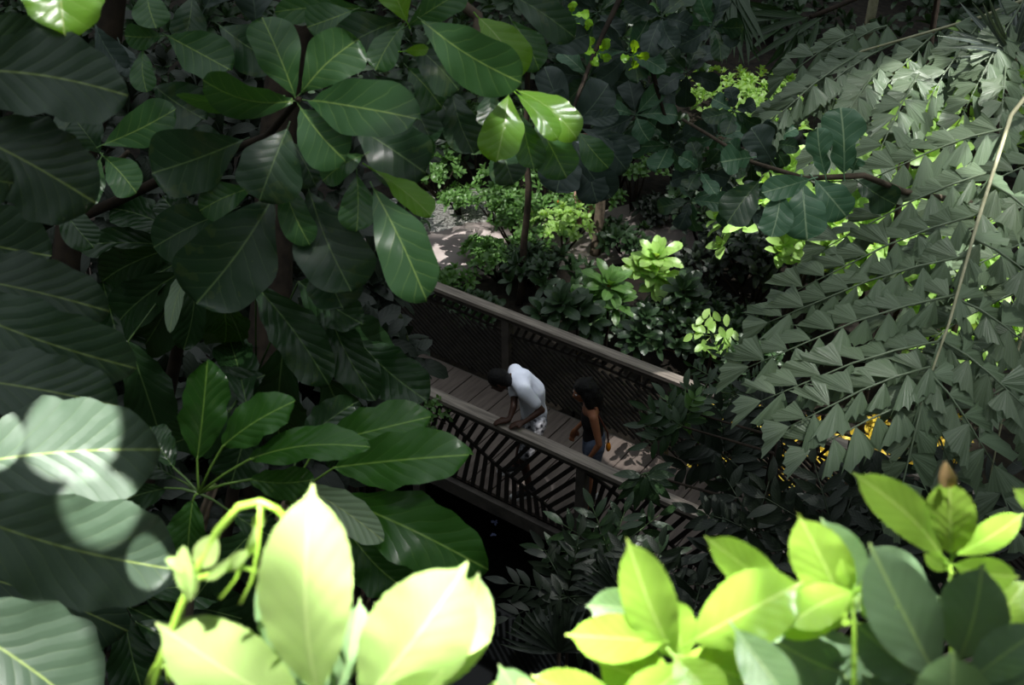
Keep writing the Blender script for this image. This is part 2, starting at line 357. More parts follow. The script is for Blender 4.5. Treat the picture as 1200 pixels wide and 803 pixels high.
strip('trim_1', [G(400, 300), G(520, 300), G(560, 290), G(640, 285), G(720, 275), G(800, 258), G(900, 270), G(1010, 285)], [1.5, 1.5, 1.6, 1.5, 1.5, 1.9, 1.4, 1.3], M['path'], -.23)
strip('trim_2', [G(440, 262), G(500, 250), G(560, 245), G(600, 240)], [1.2, 1.6, 1.5, 1.0], M['gravel'], -.235)

# ---------------------------------------------------------------- footbridge
B = empty('footbridge', br(-5, (N1+N2)/2, 0), 'weathered wooden footbridge crossing the dark pond with two people on it', 'footbridge')
mb = MB(); u = -15.0
while u < 7:
    jit = rnd.uniform(-.004, .004)
    c = [br(u, N1+.06, -.04+jit), br(u+.275, N1+.06, -.04+jit), br(u+.275, N2-.06, -.04+jit), br(u, N2-.06, -.04+jit)]
    mb.box8(c+[p+Vector((0, 0, .04)) for p in c]); u += .29
mb.build('deck', M['wood'], B, smooth=False)
for n in (N1+.02, N2-.02, (N1+N2)/2):
    mb = MB(); mb.bar(br(-15, n, -.14), br(7, n, -.14), (0, 0, 1), .07, .17); mb.build('joist', M['post'] if n != (N1+N2)/2 else M['slat'], B, smooth=False)
for n in (N1, N2):
    mb = MB(); mb.bar(br(-15, n, 1.05), br(7, n, 1.05), (0, 0, 1), .135, .045); mb.build('handrail', M['rail'], B, smooth=False)
    mb = MB(); mb.bar(br(-15, n, .985), br(7, n, .985), (0, 0, 1), .05, .08); mb.build('rail_bearer', M['post'], B, smooth=False)
U0 = -4.25; SP = 2.15
for n in (N1, N2):
    for k in range(-5, 6):
        uu = U0+k*SP; mb = MB(); mb.bar(br(uu, n, -1.5), br(uu, n, .96), NN, .10, .10); mb.build('post', M['post'], B, smooth=False)
def midrib(s):    # s 0..1 across the bay -> height
    return float(np.interp(s, [0, .12, .29, .46, .57, .78, 1], [.93, .87, .70, .52, .44, .29, .10]))
for k in range(-5, 5):
    for side, n in ((0, N1), (1, N2)):
        u0 = U0+k*SP+.05; W_ = SP-.10; mb = MB()
        P = lambda s, h: br(u0+W_*(s if side == 0 else s), n, h)
        def sl(a, b, w=.04): mb.bar(P(*a), P(*b), NN, w, .022)
        if side == 0:
            pts = [(s/12, midrib(s/12)) for s in range(13)]
            for a, b in zip(pts[:-1], pts[1:]): sl(a, b, .035)
            for i in range(21):
                s = .05+.046*i; h0 = midrib(s); k_ = (.3+.65*s)/2.05; hh = .93
                if s+k_*(hh-h0) > .985: hh = h0+(.985-s)/k_
                if hh-h0 > .05: sl((s, h0), (s+k_*(hh-h0), hh), .045)
            for i in range(22):
                s = .05+.044*i; h0 = midrib(s); sb = min(max(s+(h0-.03)*(-.26+.42*s), .01), .98)
                if h0 > .06: sl((s, h0), (sb, .03), .045)
        else:
            for i in range(18):
                s = .03+.053*i; sl((s, .78+.06*math.sin(s*3)), (s+.03, .93), .03)
            pts = [(s/10, .78+.06*math.sin(s/10*3)) for s in range(11)]
            for a, b in zip(pts[:-1], pts[1:]): sl(a, b, .03)
            for i in range(-12, 20):
                s = .04+.052*i; s2 = s+.55; h0 = .78; h1 = .03
                if s < .01: h0 = .78-(.01-s)/.55*.75; s = .01
                if s2 > .985: h1 = h0-(h0-.03)*(.985-s)/(s2-s); s2 = .985
                if s < .96 and h0 > .05 and s2 > s+.02: sl((s, h0), (s2, h1), .026)
        mb.build('slat_panel', M['slat'], B, smooth=False)

# ---------------------------------------------------------------- people
def skin(name, chains, mat, parent, vox=.012, sub=2):
    """chains: list of [(pos, r), ...]; every chain a tapered tube of metaball-like spheres joined by a voxel remesh"""
    mb = MB()
    for ch in chains:
        P = []; Rr = []
        for (a, ra), (b, rb) in zip(ch[:-1], ch[1:]):
            a = Vector(a); b = Vector(b)
            for i in range(5): f = i/5; P.append(a.lerp(b, f)); Rr.append(ra+(rb-ra)*(f*f*(3-2*f)))
        P.append(Vector(ch[-1][0])); Rr.append(ch[-1][1])
        mb.tube(P, Rr, 14)
        for p, r in ((P[0], Rr[0]), (P[-1], Rr[-1])): mb.ball(p, r*.995, 14)
        for p, r in ch[1:-1]: mb.ball(p, r, 14)
    o = mb.build(name, mat, parent)
    md = o.modifiers.new('r', 'REMESH'); md.mode = 'VOXEL'; md.voxel_size = vox
    ms = o.modifiers.new('s', 'SMOOTH'); ms.iterations = 4; ms.factor = .5
    dg = bpy.context.evaluated_depsgraph_get(); me = bpy.data.meshes.new_from_object(o.evaluated_get(dg))
    o.modifiers.clear(); o.data = me
    for p in me.polygons: p.use_smooth = True
    return o
def V3(*a): return Vector(a)
def hand(wr, dirn, palm_n, side=1, s=1.0):
    """chains for a slightly curled hand: wrist position, pointing direction, palm normal"""
    d = Vector(dirn).normalized(); pn = Vector(palm_n); pn = (pn-d*pn.dot(d)).normalized(); x = d.cross(pn)*side
    ch = [[(wr, .026*s), (wr+d*.045*s, .030*s), (wr+d*.085*s+x*.008, .026*s)], [(wr+d*.03*s-x*.02, .02*s), (wr+d*.085*s-x*.022, .018*s)], [(wr+d*.03*s+x*.02, .02*s), (wr+d*.085*s+x*.025, .018*s)]]
    for off, ln in ((-.032, .062), (-.011, .074), (.011, .078), (.032, .068)):
        a = wr+d*.085*s+x*off*s
        ch.append([(a, .0105*s), (a+d*ln*.5*s+pn*.006, .0095*s), (a+d*ln*.85*s+pn*.022*s, .009*s), (a+d*ln*.95*s+pn*.034*s, .008*s)])
    a = wr+d*.03*s+x*.03*s
    ch.append([(a, .014*s), (a+d*.028*s+x*.026*s, .0115*s), (a+d*.055*s+x*.034*s+pn*.01, .0095*s)])
    return ch
def headchains(c, face, up, s=1.0):
    """c = head centre"""
    f = Vector(face).normalized(); u = Vector(up); u = (u-f*u.dot(f)).normalized(); r = f.cross(u)
    ch = [[(c-u*.02-f*.015, .086*s), (c+u*.035-f*.012, .088*s)], [(c+f*.025, .074*s), (c-u*.065+f*.035, .052*s)], [(c-u*.095+f*.055, .026*s), (c-u*.06+f*.05, .04*s)],
          [(c+f*.088+u*.012, .010*s), (c+f*.108-u*.022, .015*s)], [(c+f*.080+u*.035, .016*s), (c+f*.080+u*.035+r*.03, .012*s)], [(c+f*.08+u*.035, .016*s), (c+f*.08+u*.035-r*.03, .012*s)],
          [(c+f*.088-u*.055+r*.02, .009*s), (c+f*.094-u*.055, .011*s), (c+f*.088-u*.055-r*.02, .009*s)]]
    for sgn in (-1, 1): ch.append([(c+r*.088*sgn*s+u*.018, .014*s), (c+r*.090*sgn*s-u*.022, .011*s)])
    return ch, f, u, r
def eyes(P, c, f, u, r, parent_body):
    for sgn in (-1, 1):
        mb = MB(); mb.ball(c+f*.083+u*.014+r*.032*sgn, .011, 10); mb.build('eye', M['white'], P)
# ---- man leaning over near rail, facing left
mf = Vector((-.78, -.30, 0)).normalized(); ms_ = Vector((-mf.y, mf.x, 0))    # forward, his left = -ms_? (ms_: 90deg ccw)
foot = V3(.04, 9.17, 0); MAN = empty('person', foot, 'man in white t-shirt bent forward over the near bridge rail, dark cropped hair', 'person')
hip = V3(.24, 9.14, .90); ch_ = V3(.19, 9.15, 1.20); sh = V3(.08, 9.12, 1.39); nk = V3(.0, 9.10, 1.42); hd = V3(-.13, 9.06, 1.42)
L_ = -1*ms_      # screen-away or near? near side is toward camera (-y)
near = Vector((.25, -.97, 0)).normalized(); farv = -near
def limb(*pr): return [(Vector(p), r) for p, r in pr]
hN = hip+near*.09; hF = hip+farv*.09; sN = sh+near*.19-V3(0,0,.02); sF = sh+farv*.19-V3(0,0,.02)
kN = V3(.12, 8.95, .48); aN = V3(.19, 8.93, .09); kF = V3(.12, 9.28, .48); aF = V3(.05, 9.34, .09)
eN = V3(.30, 8.86, 1.20); wN = V3(.12, 8.76, 1.125); eF = V3(.02, 8.98, 1.16); wF = V3(-.03, 8.80, 1.12)
body = [limb((hip, .115), (hip+V3(-.03,0,.16), .108), (ch_, .12), (sh, .105), (nk, .06), (hd+V3(.05,0,-.03), .055)),
        limb((sF, .06), (sh, .1), (sN, .06)), limb((hF, .09), (kF, .055), (aF, .036)), limb((hN, .09), (kN, .055), (aN, .036)),
        limb((sN, .052), (eN, .038), (wN, .026)), limb((sF, .052), (eF, .038), (wF, .026))]
body += hand(wN, (-.8, -.25, -.02), (0, 0, -1), 1) + hand(wF, (-.85, -.1, -.04), (0, 0, -1), -1)
hc, f_, u_, r_ = headchains(hd, (-.78, -.05, -.62), (-.6, 0, .8), 1.05); body += hc
for a, d in ((aN, V3(-.93, -.35, 0)), (aF, V3(-.93, -.35, 0))): body.append(limb((a, .036), (a+d*.11-V3(0, 0, .05), .033)))
skin('body', body, M['skinm'], MAN)
skin('t_shirt', [limb((hip+V3(-.01,0,.05), .142), (hip+V3(-.03,0,.17), .135), (ch_+V3(.01,0,.02), .145), (sh+V3(.02,0,.0), .122), (nk+V3(.03,0,0), .07)), limb((sF, .078), (sh, .118), (sN, .078)),
                 limb((sN, .078), (sN.lerp(eN, .62), .066)), limb((sF, .078), (sF.lerp(eF, .62), .066))], M['tee'], MAN)
skin('shorts', [limb((hip+V3(0,0,.06), .128), (hip-V3(0,0,.05), .125)), limb((hN, .108), (hN.lerp(kN, .85), .082)), limb((hF, .108), (hF.lerp(kF, .85), .082))], M['shorts'], MAN)
hb = skin('hair', [limb((hd-f_*.025+u_*.02, .104), (hd-f_*.005+u_*.055, .096)), limb((hd-f_*.05-u_*.03, .082), (hd-f_*.03, .09))], M['hair'], MAN)
eyes(MAN, hd, f_, u_, r_, None)
for a in (aN, aF):
    d = V3(-.93, -.35, 0).normalized(); a0 = Vector((a.x, a.y, 0))
    sh_ = skin('shoe', [limb((a0+V3(0,0,.055)-d*.03, .044), (a0+V3(0,0,.05)+d*.09, .044), (a0+V3(0,0,.04)+d*.17, .036)), limb((a0+V3(0,0,.06), .045), (a0+V3(0,0,.12), .045))], M['shoe'], MAN)
    mb = MB(); mb.bar(a0-d*.075+V3(0,0,.012), a0+d*.205+V3(0,0,.012), (0,0,1), .088, .024); o = mb.build('sole', M['white'], sh_, smooth=False)
    mb = MB(); mb.ball(a0+d*.19+V3(0,0,.035), .042, 10, 1, 1, .8); mb.build('toe_cap', M['white'], sh_)
# ---- woman
wf = V3(.80, 8.74, 0); WOM = empty('person', wf, 'woman with long dark curly hair in dark tank top and denim shorts', 'person')
hip = V3(.83, 8.74, .90); ch_ = V3(.80, 8.74, 1.18); sh = V3(.78, 8.73, 1.33); nk = V3(.76, 8.73, 1.42); hd = V3(.70, 8.74, 1.53)
near = Vector((.12, -1, 0)).normalized(); farv = -near
hN = hip+near*.085; hF = hip+farv*.085; sN = sh+near*.165; sF = sh+farv*.165
kN = V3(.78, 8.66, .47); aN = V3(.83, 8.66, .08); kF = V3(.80, 8.85, .47); aF = V3(.88, 8.86, .08)
eN = V3(.86, 8.48, 1.07); wN = V3(.76, 8.48, .88); eF = V3(.78, 8.94, 1.05); wF = V3(.66, 8.94, .9)
body = [limb((hip, .105), (hip+V3(-.01,0,.14), .088), (ch_, .1), (sh, .085), (nk, .045), (hd-V3(0,0,.05), .045)), limb((sF, .045), (sh, .08), (sN, .045)),
        limb((hF, .088), (kF, .052), (aF, .034)), limb((hN, .088), (kN, .052), (aN, .034)), limb((sN, .046), (eN, .034), (wN, .023)), limb((sF, .046), (eF, .034), (wF, .023))]
body += hand(wN, (-.35, 0, -.93), (0, 1, 0), 1, .92)+hand(wF, (-.35, 0, -.93), (0, -1, 0), -1, .92)
hc, f_, u_, r_ = headchains(hd, (-.93, -.25, -.22), (0, 0, 1), .98); body += hc
for a in (aN, aF): body.append(limb((a, .034), (a+V3(-.11, -.03, -.045), .03)))
skin('body', body, M['skinw'], WOM)
skin('tank_top', [limb((hip+V3(-.01,0,.06), .112), (hip+V3(-.01,0,.14), .102), (ch_, .115), (ch_+V3(-.01,0,.06), .106)), limb((sN.lerp(sh, .5)+V3(0,0,.03), .035), (ch_+near*.06, .08)), limb((sF.lerp(sh, .5)+V3(0,0,.03), .035), (ch_+farv*.06, .08))], M['tank'], WOM)
skin('shorts', [limb((hip+V3(0,0,.05), .116), (hip-V3(0,0,.05), .116)), limb((hN, .1), (hN.lerp(kN, .45), .092)), limb((hF, .1), (hF.lerp(kF, .45), .092))], M['denim'], WOM)
hr = [limb((hd-f_*.03+u_*.02, .105), (hd-f_*.01+u_*.05, .098)), limb((hd-f_*.05, .105), (hd-f_*.09-u_*.12, .10), (hd-f_*.10-u_*.22, .07)), limb((hd-f_*.01+r_*.07, .055), (hd-f_*.02+r_*.085-u_*.13, .05)), limb((hd-f_*.01-r_*.07, .055), (hd-f_*.02-r_*.085-u_*.13, .05))]
for i in range(60):
    v = Vector((rnd.gauss(0, 1), rnd.gauss(0, 1), rnd.gauss(0, 1))).normalized()
    if v.dot(f_) > .25: continue
    p = hd-f_*.06-u_*rnd.uniform(-.05, .2)+v*.085; hr.append(limb((p, .024), (p+v*.02-u_*.02, .016)))
skin('hair', hr, M['hair'], WOM); eyes(WOM, hd, f_, u_, r_, None)
for a in (aN, aF):
    a0 = Vector((a.x, a.y, 0)); d = V3(-.96, -.25, 0).normalized()
    skin('shoe', [limb((a0+V3(0,0,.04)-d*.03, .038), (a0+V3(0,0,.036)+d*.08, .038), (a0+V3(0,0,.03)+d*.16, .03)), limb((a0+V3(0,0,.05), .04), (a0+V3(0,0,.09), .038))], M['white'], WOM)
bag = MB(); bag.bar(br(-4.42, 7.62, .86)+V3(.0,0,0), br(-4.42, 7.62, 1.0), NN, .05, .11)
mb = MB(); c = hip+V3(.14, -.09, .0); mb.ball(c, .045, 12, .6, .8, 1.25); tag(mb.build('pouch', M['orange']), 'small orange pouch hanging at the woman\'s hip', 'pouch')
mb = MB(); mb.tube([c+V3(0,0,.03), c+V3(-.02,-.02,.2), sN.lerp(sh,.45)+V3(.02,0,.065), sh+V3(-.03,.03,.09), ch_+V3(-.1, .08, .02)], .009, 6); 
tag(mb.build('shoulder_strap', M['strap'], WOM))
# ---- far visitor behind the shrubs on the path
pf = ground(685, 266, -.23); VIS = empty('person', pf, 'far visitor in pale shirt half hidden behind a trunk and shrubs', 'person')
hip = pf+V3(0, 0, .92); sh = pf+V3(-.02, 0, 1.38); nk = pf+V3(-.03, 0, 1.47); hd = pf+V3(-.06, -.02, 1.6)
nr = V3(-.95, -.3, 0)
hN = hip+nr*.09; hF = hip-nr*.09; sN = sh+nr*.18; sF = sh-nr*.18; kN = hN+V3(-.03,-.04,-.44); kF = hF+V3(0,-.02,-.44); aN = hN+V3(0,0,-.84); aF = hF+V3(0.02,0,-.84)
eN = sN+V3(-.06, -.02, -.28); wN = eN+V3(.16, -.18, -.12); eF = sF+V3(.05, 0, -.28); wF = eF+V3(-.14, -.2, -.05)
body = [limb((hip, .12), (hip+V3(0,0,.2), .11), (sh, .1), (nk, .055), (hd-V3(0,0,.05), .055)), limb((sF, .055), (sh, .09), (sN, .055)), limb((hF, .09), (kF, .055), (aF, .036)), limb((hN, .09), (kN, .055), (aN, .036)), limb((sN, .05), (eN, .04), (wN, .027)), limb((sF, .05), (eF, .04), (wF, .027))]
body += hand(wN, (.6, -.6, -.3), (0, 0, -1))+hand(wF, (-.6, -.6, -.1), (0, 0, -1), -1)
hc, f_, u_, r_ = headchains(hd, (.1, -.95, -.3), (0, 0, 1)); body += hc
for a in (aN, aF): body.append(limb((a, .036), (a+V3(0, -.12, -.045), .033)))
skin('body', body, M['skinp'], VIS)
skin('shirt', [limb((hip+V3(0,0,.03), .145), (hip+V3(0,0,.2), .13), (sh, .118)), limb((sF, .072), (sh, .112), (sN, .072)), limb((sN, .07), (sN.lerp(eN, .6), .06)), limb((sF, .07), (sF.lerp(eF, .6), .06))], M['tee'], VIS)
skin('shorts', [limb((hip+V3(0,0,.04), .132), (hip-V3(0,0,.05), .13)), limb((hN, .105), (hN.lerp(kN, .8), .08)), limb((hF, .105), (hF.lerp(kF, .8), .08))], M['skinp'], VIS)
skin('hair', [limb((hd-f_*.03+u_*.02, .1), (hd-f_*.01+u_*.05, .094))], M['hair'], VIS); eyes(VIS, hd, f_, u_, r_, None)
for a in (aN, aF):
    a0 = Vector((a.x, a.y, pf.z)); skin('shoe', [limb((a0+V3(0,.03,.045), .042), (a0+V3(0,-.1,.04), .042), (a0+V3(0,-.17,.035), .034))], M['shoe'], VIS)

# ---------------------------------------------------------------- plants
def trunk(parent, pts, r0, r1, mat=None, name='trunk'):
    mb = MB(); P = [Vector(p) for p in pts]; Q = []
    for i in range(len(P)-1):
        for k in range(5): Q.append(P[i].lerp(P[i+1], k/5))
    Q.append(P[-1])
    Q = [q+Vector((noise.noise(q*1.3), noise.noise(q*1.3+Vector((9, 0, 0))), 0))*min(.05, r0*1.2)*(0 < i < len(Q)-1) for i, q in enumerate(Q)]
    n = len(Q)-1; mb.tube(Q, [r0+(r1-r0)*i/n for i in range(n+1)], 9); return mb.build(name, mat or M['bark'], parent)
def down(p, z=None):
    p = Vector(p); return Vector((p.x, p.y, height(p.x, p.y) if z is None else z))
def stalks(parent, pairs, r, mat, name='stalk'):
    for a, b, sag in pairs:
        mb = MB(); m = Vector(a).lerp(Vector(b), .5)+Vector((0, 0, sag)); mb.tube([a, Vector(a).lerp(m, .5)+Vector((0,0,sag*.25)), m, m.lerp(Vector(b), .5)+Vector((0,0,sag*.25)), b], [r, r*.9, r*.85, r*.8, r*.75], 7); mb.build(name, mat, parent)

# --- nearest umbrella tree: very large leaves on the left edge (depth about 2 m)
hubs = [(-190, 100), (-200, 380), (-190, 640)]
T = empty('umbrella_tree', down(at(-330, 500, 2.0)), 'nearest umbrella tree, huge broad waxy leaves along the left edge', 'tree')
tp = at(-330, -60, 2.1)
trunk(T, [down(at(-330, 500, 2.0)), at(-330, 500, 2.0), tp], .06, .035)
for (hx, hy) in hubs: stalks(T, [(at(-328, hy+40, 2.03), at(hx, hy, 2.05), .03)], .007, M['stalk'])
def big(hub, *a, mat='big', **k):
    hx, hy = hubs[hub]; kw = dict(kind='umbrella', wave=.035, fold=.12, stalk=0, nv=26, nc=6, curl=.05); kw.update(k)
    mb = MB(); b = at(a[0], a[1], a[5]); h = at(hx, hy, 2.05)
    mb.tube([h, h.lerp(b, .5)+Vector((0, 0, .01)), b], [.005, .0045, .004], 6)
    px_leaf(mb, *a, **kw); mb.build('leaf', M[mat], T)
big(0, -40, 50, 75, 45, 70, 2.35, 2.5)
big(0, -60, 82, 150, 112, 104, 2.1, 2.2, roll=-12)
big(0, -50, 150, 112, 238, 112, 2.15, 2.25, roll=-8)
big(0, -50, 205, 16, 215, 60, 2.0, 2.05, roll=10)
big(1, -80, 320, 128, 365, 85, 2.3, 2.4, roll=-10)
big(1, -70, 352, 160, 432, 92, 2.2, 2.3, roll=5)
big(1, -70, 440, 138, 476, 92, 2.15, 2.25, roll=-12)
big(2, -60, 548, 188, 527, 128, 2.05, 2.15, roll=-4, mat='bigwax', wave=.02)
big(2, -60, 596, 208, 668, 132, 1.95, 2.1, roll=6, wave=.045, mat='bigwax')
big(2, -80, 712, 112, 845, 150, 1.85, 1.95, roll=-6, mat='bigwax', wave=.025)
big(0, 74, -75, 76, 42, 92, 2.2, 2.15, mat='ficl', roll=8)
big(1, -120, 250, 60, 300, 100, 2.9, 3.0)
big(1, -100, 300, 40, 420, 110, 3.0, 3.1)
big(2, -90, 660, 150, 740, 100, 2.9, 3.1)

# --- second umbrella tree: whorl radiating from (233,578)
T = empty('umbrella_tree', down(at(190, 900, 2.9)), 'young umbrella tree with a whorl of glossy leaflets on thin green stalks', 'tree')
hub = at(233, 578, 2.75)
trunk(T, [down(at(190, 900, 2.9)), at(190, 900, 2.9), at(225, 700, 3.0), hub+Vector((0, .12, -.08))], .035, .012)
stalks(T, [(hub+Vector((0, .12, -.08)), hub, 0)], .006, M['stalk'])
def um(T, hub, *a, mat='umb', **k):
    kw = dict(kind='umbrella', wave=.06, fold=.22, nv=24, nc=5, curl=.06); kw.update(k); mb = MB()
    b = at(a[0], a[1], a[5]); mb.tube([hub, hub.lerp(b, .5)+Vector((0, 0, .006)), b, b.lerp(at(a[2], a[3], a[6]), .04)], [.0042, .0032, .0032, .0028], 6)
    px_leaf(mb, *a, **kw); mb.build('leaf', M[mat], T)
um(T, hub, 231, 538, 243, 422, 54, 2.75, 2.7, roll=14)
um(T, hub, 261, 523, 346, 470, 50, 2.7, 2.65, roll=-18)
um(T, hub, 293, 538, 434, 524, 44, 2.7, 2.6, roll=-28)
um(T, hub, 293, 562, 368, 562, 40, 2.78, 2.8, roll=20)
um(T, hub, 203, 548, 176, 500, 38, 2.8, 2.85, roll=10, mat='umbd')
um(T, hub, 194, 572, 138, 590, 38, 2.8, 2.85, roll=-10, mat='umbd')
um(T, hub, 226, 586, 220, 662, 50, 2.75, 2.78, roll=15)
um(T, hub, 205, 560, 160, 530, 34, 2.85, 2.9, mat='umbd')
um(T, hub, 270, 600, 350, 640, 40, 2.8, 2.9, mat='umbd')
# --- third: big leaves lower centre
T = empty('umbrella_tree', down(at(300, 900, 3.3)), 'umbrella tree with long glossy leaves reaching toward the footbridge', 'tree')
hub = at(335, 590, 3.05)
trunk(T, [down(at(300, 900, 3.3)), at(300, 900, 3.3), at(320, 720, 3.3), hub], .04, .012)
um(T, hub, 392, 548, 553, 533, 66, 2.95, 2.85, roll=-12)
um(T, hub, 372, 522, 508, 488, 54, 3.05, 3.0, roll=-20)
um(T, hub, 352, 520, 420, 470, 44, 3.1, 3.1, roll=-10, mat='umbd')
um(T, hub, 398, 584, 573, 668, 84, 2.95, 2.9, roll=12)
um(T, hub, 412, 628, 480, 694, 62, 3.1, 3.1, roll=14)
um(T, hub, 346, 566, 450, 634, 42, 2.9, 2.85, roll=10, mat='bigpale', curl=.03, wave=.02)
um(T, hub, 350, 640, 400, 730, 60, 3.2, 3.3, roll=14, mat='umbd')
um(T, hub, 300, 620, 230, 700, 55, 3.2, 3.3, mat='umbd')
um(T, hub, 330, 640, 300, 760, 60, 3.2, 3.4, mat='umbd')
# --- dark umbrella trees behind
T = empty('umbrella_tree', down(at(240, 900, 4.2)), 'dark umbrella tree in deep shade below the ficus leaves', 'tree')
hub = at(300, 440, 3.9); trunk(T, [down(at(240, 900, 4.2)), at(250, 700, 4.3), hub], .05, .015, M['barkd'])
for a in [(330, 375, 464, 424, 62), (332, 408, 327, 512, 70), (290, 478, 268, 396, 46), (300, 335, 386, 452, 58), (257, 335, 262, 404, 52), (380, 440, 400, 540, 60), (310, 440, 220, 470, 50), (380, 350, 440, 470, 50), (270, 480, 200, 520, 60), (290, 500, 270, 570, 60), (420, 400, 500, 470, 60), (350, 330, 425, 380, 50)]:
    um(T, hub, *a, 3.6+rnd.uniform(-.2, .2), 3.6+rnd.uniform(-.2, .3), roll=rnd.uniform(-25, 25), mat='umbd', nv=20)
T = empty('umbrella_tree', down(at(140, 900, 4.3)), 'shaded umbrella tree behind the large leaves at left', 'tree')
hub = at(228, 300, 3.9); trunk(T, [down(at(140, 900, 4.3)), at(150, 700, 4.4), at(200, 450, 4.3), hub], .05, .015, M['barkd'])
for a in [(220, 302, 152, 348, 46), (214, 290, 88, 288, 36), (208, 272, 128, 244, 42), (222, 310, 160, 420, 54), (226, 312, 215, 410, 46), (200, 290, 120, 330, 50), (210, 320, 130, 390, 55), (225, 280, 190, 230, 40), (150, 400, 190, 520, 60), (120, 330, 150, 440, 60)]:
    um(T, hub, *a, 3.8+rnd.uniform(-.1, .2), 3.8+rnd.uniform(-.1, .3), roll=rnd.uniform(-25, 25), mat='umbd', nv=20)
mb = MB(); px_leaf(mb, 232, 302, 199, 390, 20, 3.6, 3.5, roll=35, kind='umbrella'); mb.build('leaf', M['bigpale'], T)
T = empty('umbrella_tree', down(at(60, 960, 4.2)), 'low umbrella tree in black shade at bottom left corner', 'tree')
hub = at(142, 700, 3.7); trunk(T, [down(at(60, 960, 4.2)), at(100, 850, 4.1), hub], .05, .015, M['barkd'])
for a in [(165, 692, 268, 682, 54), (152, 712, 252, 775, 62), (132, 706, 62, 668, 50), (130, 715, 60, 790, 60), (145, 720, 170, 820, 60), (120, 700, 40, 700, 60), (170, 700, 300, 730, 60), (160, 730, 330, 800, 70)]:
    um(T, hub, *a, 3.6, 3.7+rnd.uniform(-.1, .3), roll=rnd.uniform(-25, 25), mat='umbd', nv=20)

# --- ficus, top centre
T = empty('ficus_tree', down(at(60, 700, 4.2)), 'broad-leaved green tree with leaf whorls hanging in at top centre', 'tree')
hA = at(350, 116, 2.95); hB = at(602, 107, 3.05); hU = at(476, 30, 3.1); hS = at(150, 178, 3.4)
top = at(170, -160, 3.7)
trunk(T, [down(at(60, 700, 4.2)), at(60, 700, 4.2), at(90, 200, 4.1), top], .07, .04, M['barkd'])
trunk(T, [at(80, 260, 4.1), at(230, 190, 3.5), at(310, 160, 3.2), hA], .02, .008, M['barkd'], name='branch')
trunk(T, [top, at(330, -120, 3.4), at(450, -60, 3.2), hU], .03, .009, name='branch')
trunk(T, [at(450, -60, 3.2), at(560, 20, 3.2), at(560, 80, 3.15), hB], .02, .008, name='branch')
trunk(T, [at(80, 230, 4.1), at(110, 205, 3.7), hS], .02, .007, name='branch')
def fc(*a, mat='fic', d=2.95, dt=None, **k):
    kw = dict(kind='obovate', wave=.025, fold=.16, stalk=.02, stalkr=.0022, nv=22, nc=5, curl=.06); kw.update(k)
    leaf_obj(T, M[mat], *a, d, dt if dt else d-.03, **kw)
fc(346, 114, 307, 20, 58, roll=8)
fc(354, 108, 420, 46, 64, roll=-12)
fc(343, 118, 238, 94, 50, roll=-38, dt=2.85, curl=.12)
fc(325, 113, 207, 112, 26, roll=-60, dt=2.95)
fc(361, 118, 491, 140, 66, roll=-18, dt=2.8, curl=.16)
fc(353, 127, 405, 189, 64, roll=10, dt=2.85)
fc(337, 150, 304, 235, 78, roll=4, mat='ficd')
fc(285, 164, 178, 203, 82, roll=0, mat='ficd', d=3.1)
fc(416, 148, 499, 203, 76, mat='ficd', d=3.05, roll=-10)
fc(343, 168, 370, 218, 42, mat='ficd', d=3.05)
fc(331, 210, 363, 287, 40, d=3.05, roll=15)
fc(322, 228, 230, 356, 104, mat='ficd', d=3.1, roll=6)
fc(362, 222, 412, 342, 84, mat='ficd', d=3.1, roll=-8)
fc(418, 205, 418, 271, 44, d=3.0)
fc(426, 182, 378, 212, 34, d=3.0, roll=20)
fc(437, 220, 500, 352, 66, d=2.85, roll=8, dt=2.75, curl=.05)
fc(432, 196, 505, 253, 26, d=2.95, roll=-55, mat='ficl')
fc(296, 220, 234, 247, 40, d=3.15)
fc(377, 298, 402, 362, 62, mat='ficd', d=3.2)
fc(495, 24, 611, 97, 68, d=2.95, dt=2.85, roll=10)
fc(560, 20, 612, 87, 46, d=3.1, mat='ficl', roll=-30, curl=.12)
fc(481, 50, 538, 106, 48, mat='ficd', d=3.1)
fc(478, 80, 518, 126, 50, d=3.2)
fc(474, 28, 440, 82, 36, d=3.05, roll=25)
fc(470, 24, 392, 62, 56, mat='ficd', d=3.1)
fc(478, 30, 545, -12, 40, d=3.0, mat='fic')
fc(477, 26, 452, -30, 40, d=3.0, mat='ficl')
fc(474, 60, 502, 58, 14, d=3.0, mat='ficl')
fc(432, 12, 322, 14, 34, d=3.15)
fc(414, 12, 360, 32, 42, d=3.1, roll=20)
fc(482, 112, 507, 168, 42, mat='ficd', d=3.2)
fc(440, 90, 470, 140, 60, mat='ficd', d=3.2)
fc(450, 150, 508, 184, 40, d=3.15)
fc(500, 100, 540, 160, 50, mat='ficd', d=3.35)
fc(530, 110, 555, 180, 46, mat='ficd', d=3.3)
fc(596, 111, 582, 189, 52, mat='ficl', d=2.95, roll=5)
fc(605, 110, 654, 163, 26, mat='ficl', d=2.95, roll=-20)
fc(606, 106, 676, 162, 40, mat='ficl', d=3.0, roll=-35, curl=.12)
fc(612, 135, 626, 198, 36, d=3.05)
fc(628, 140, 664, 208, 50, d=3.1, mat='fic', roll=-8)
fc(573, 108, 574, 150, 34, mat='ficd', d=3.1)
fc(595, -8, 674, 44, 42, mat='ficd', d=3.1)
fc(600, 25, 632, 82, 40, d=3.2)
fc(584, 165, 602, 216, 44, mat='ficd', d=3.2)
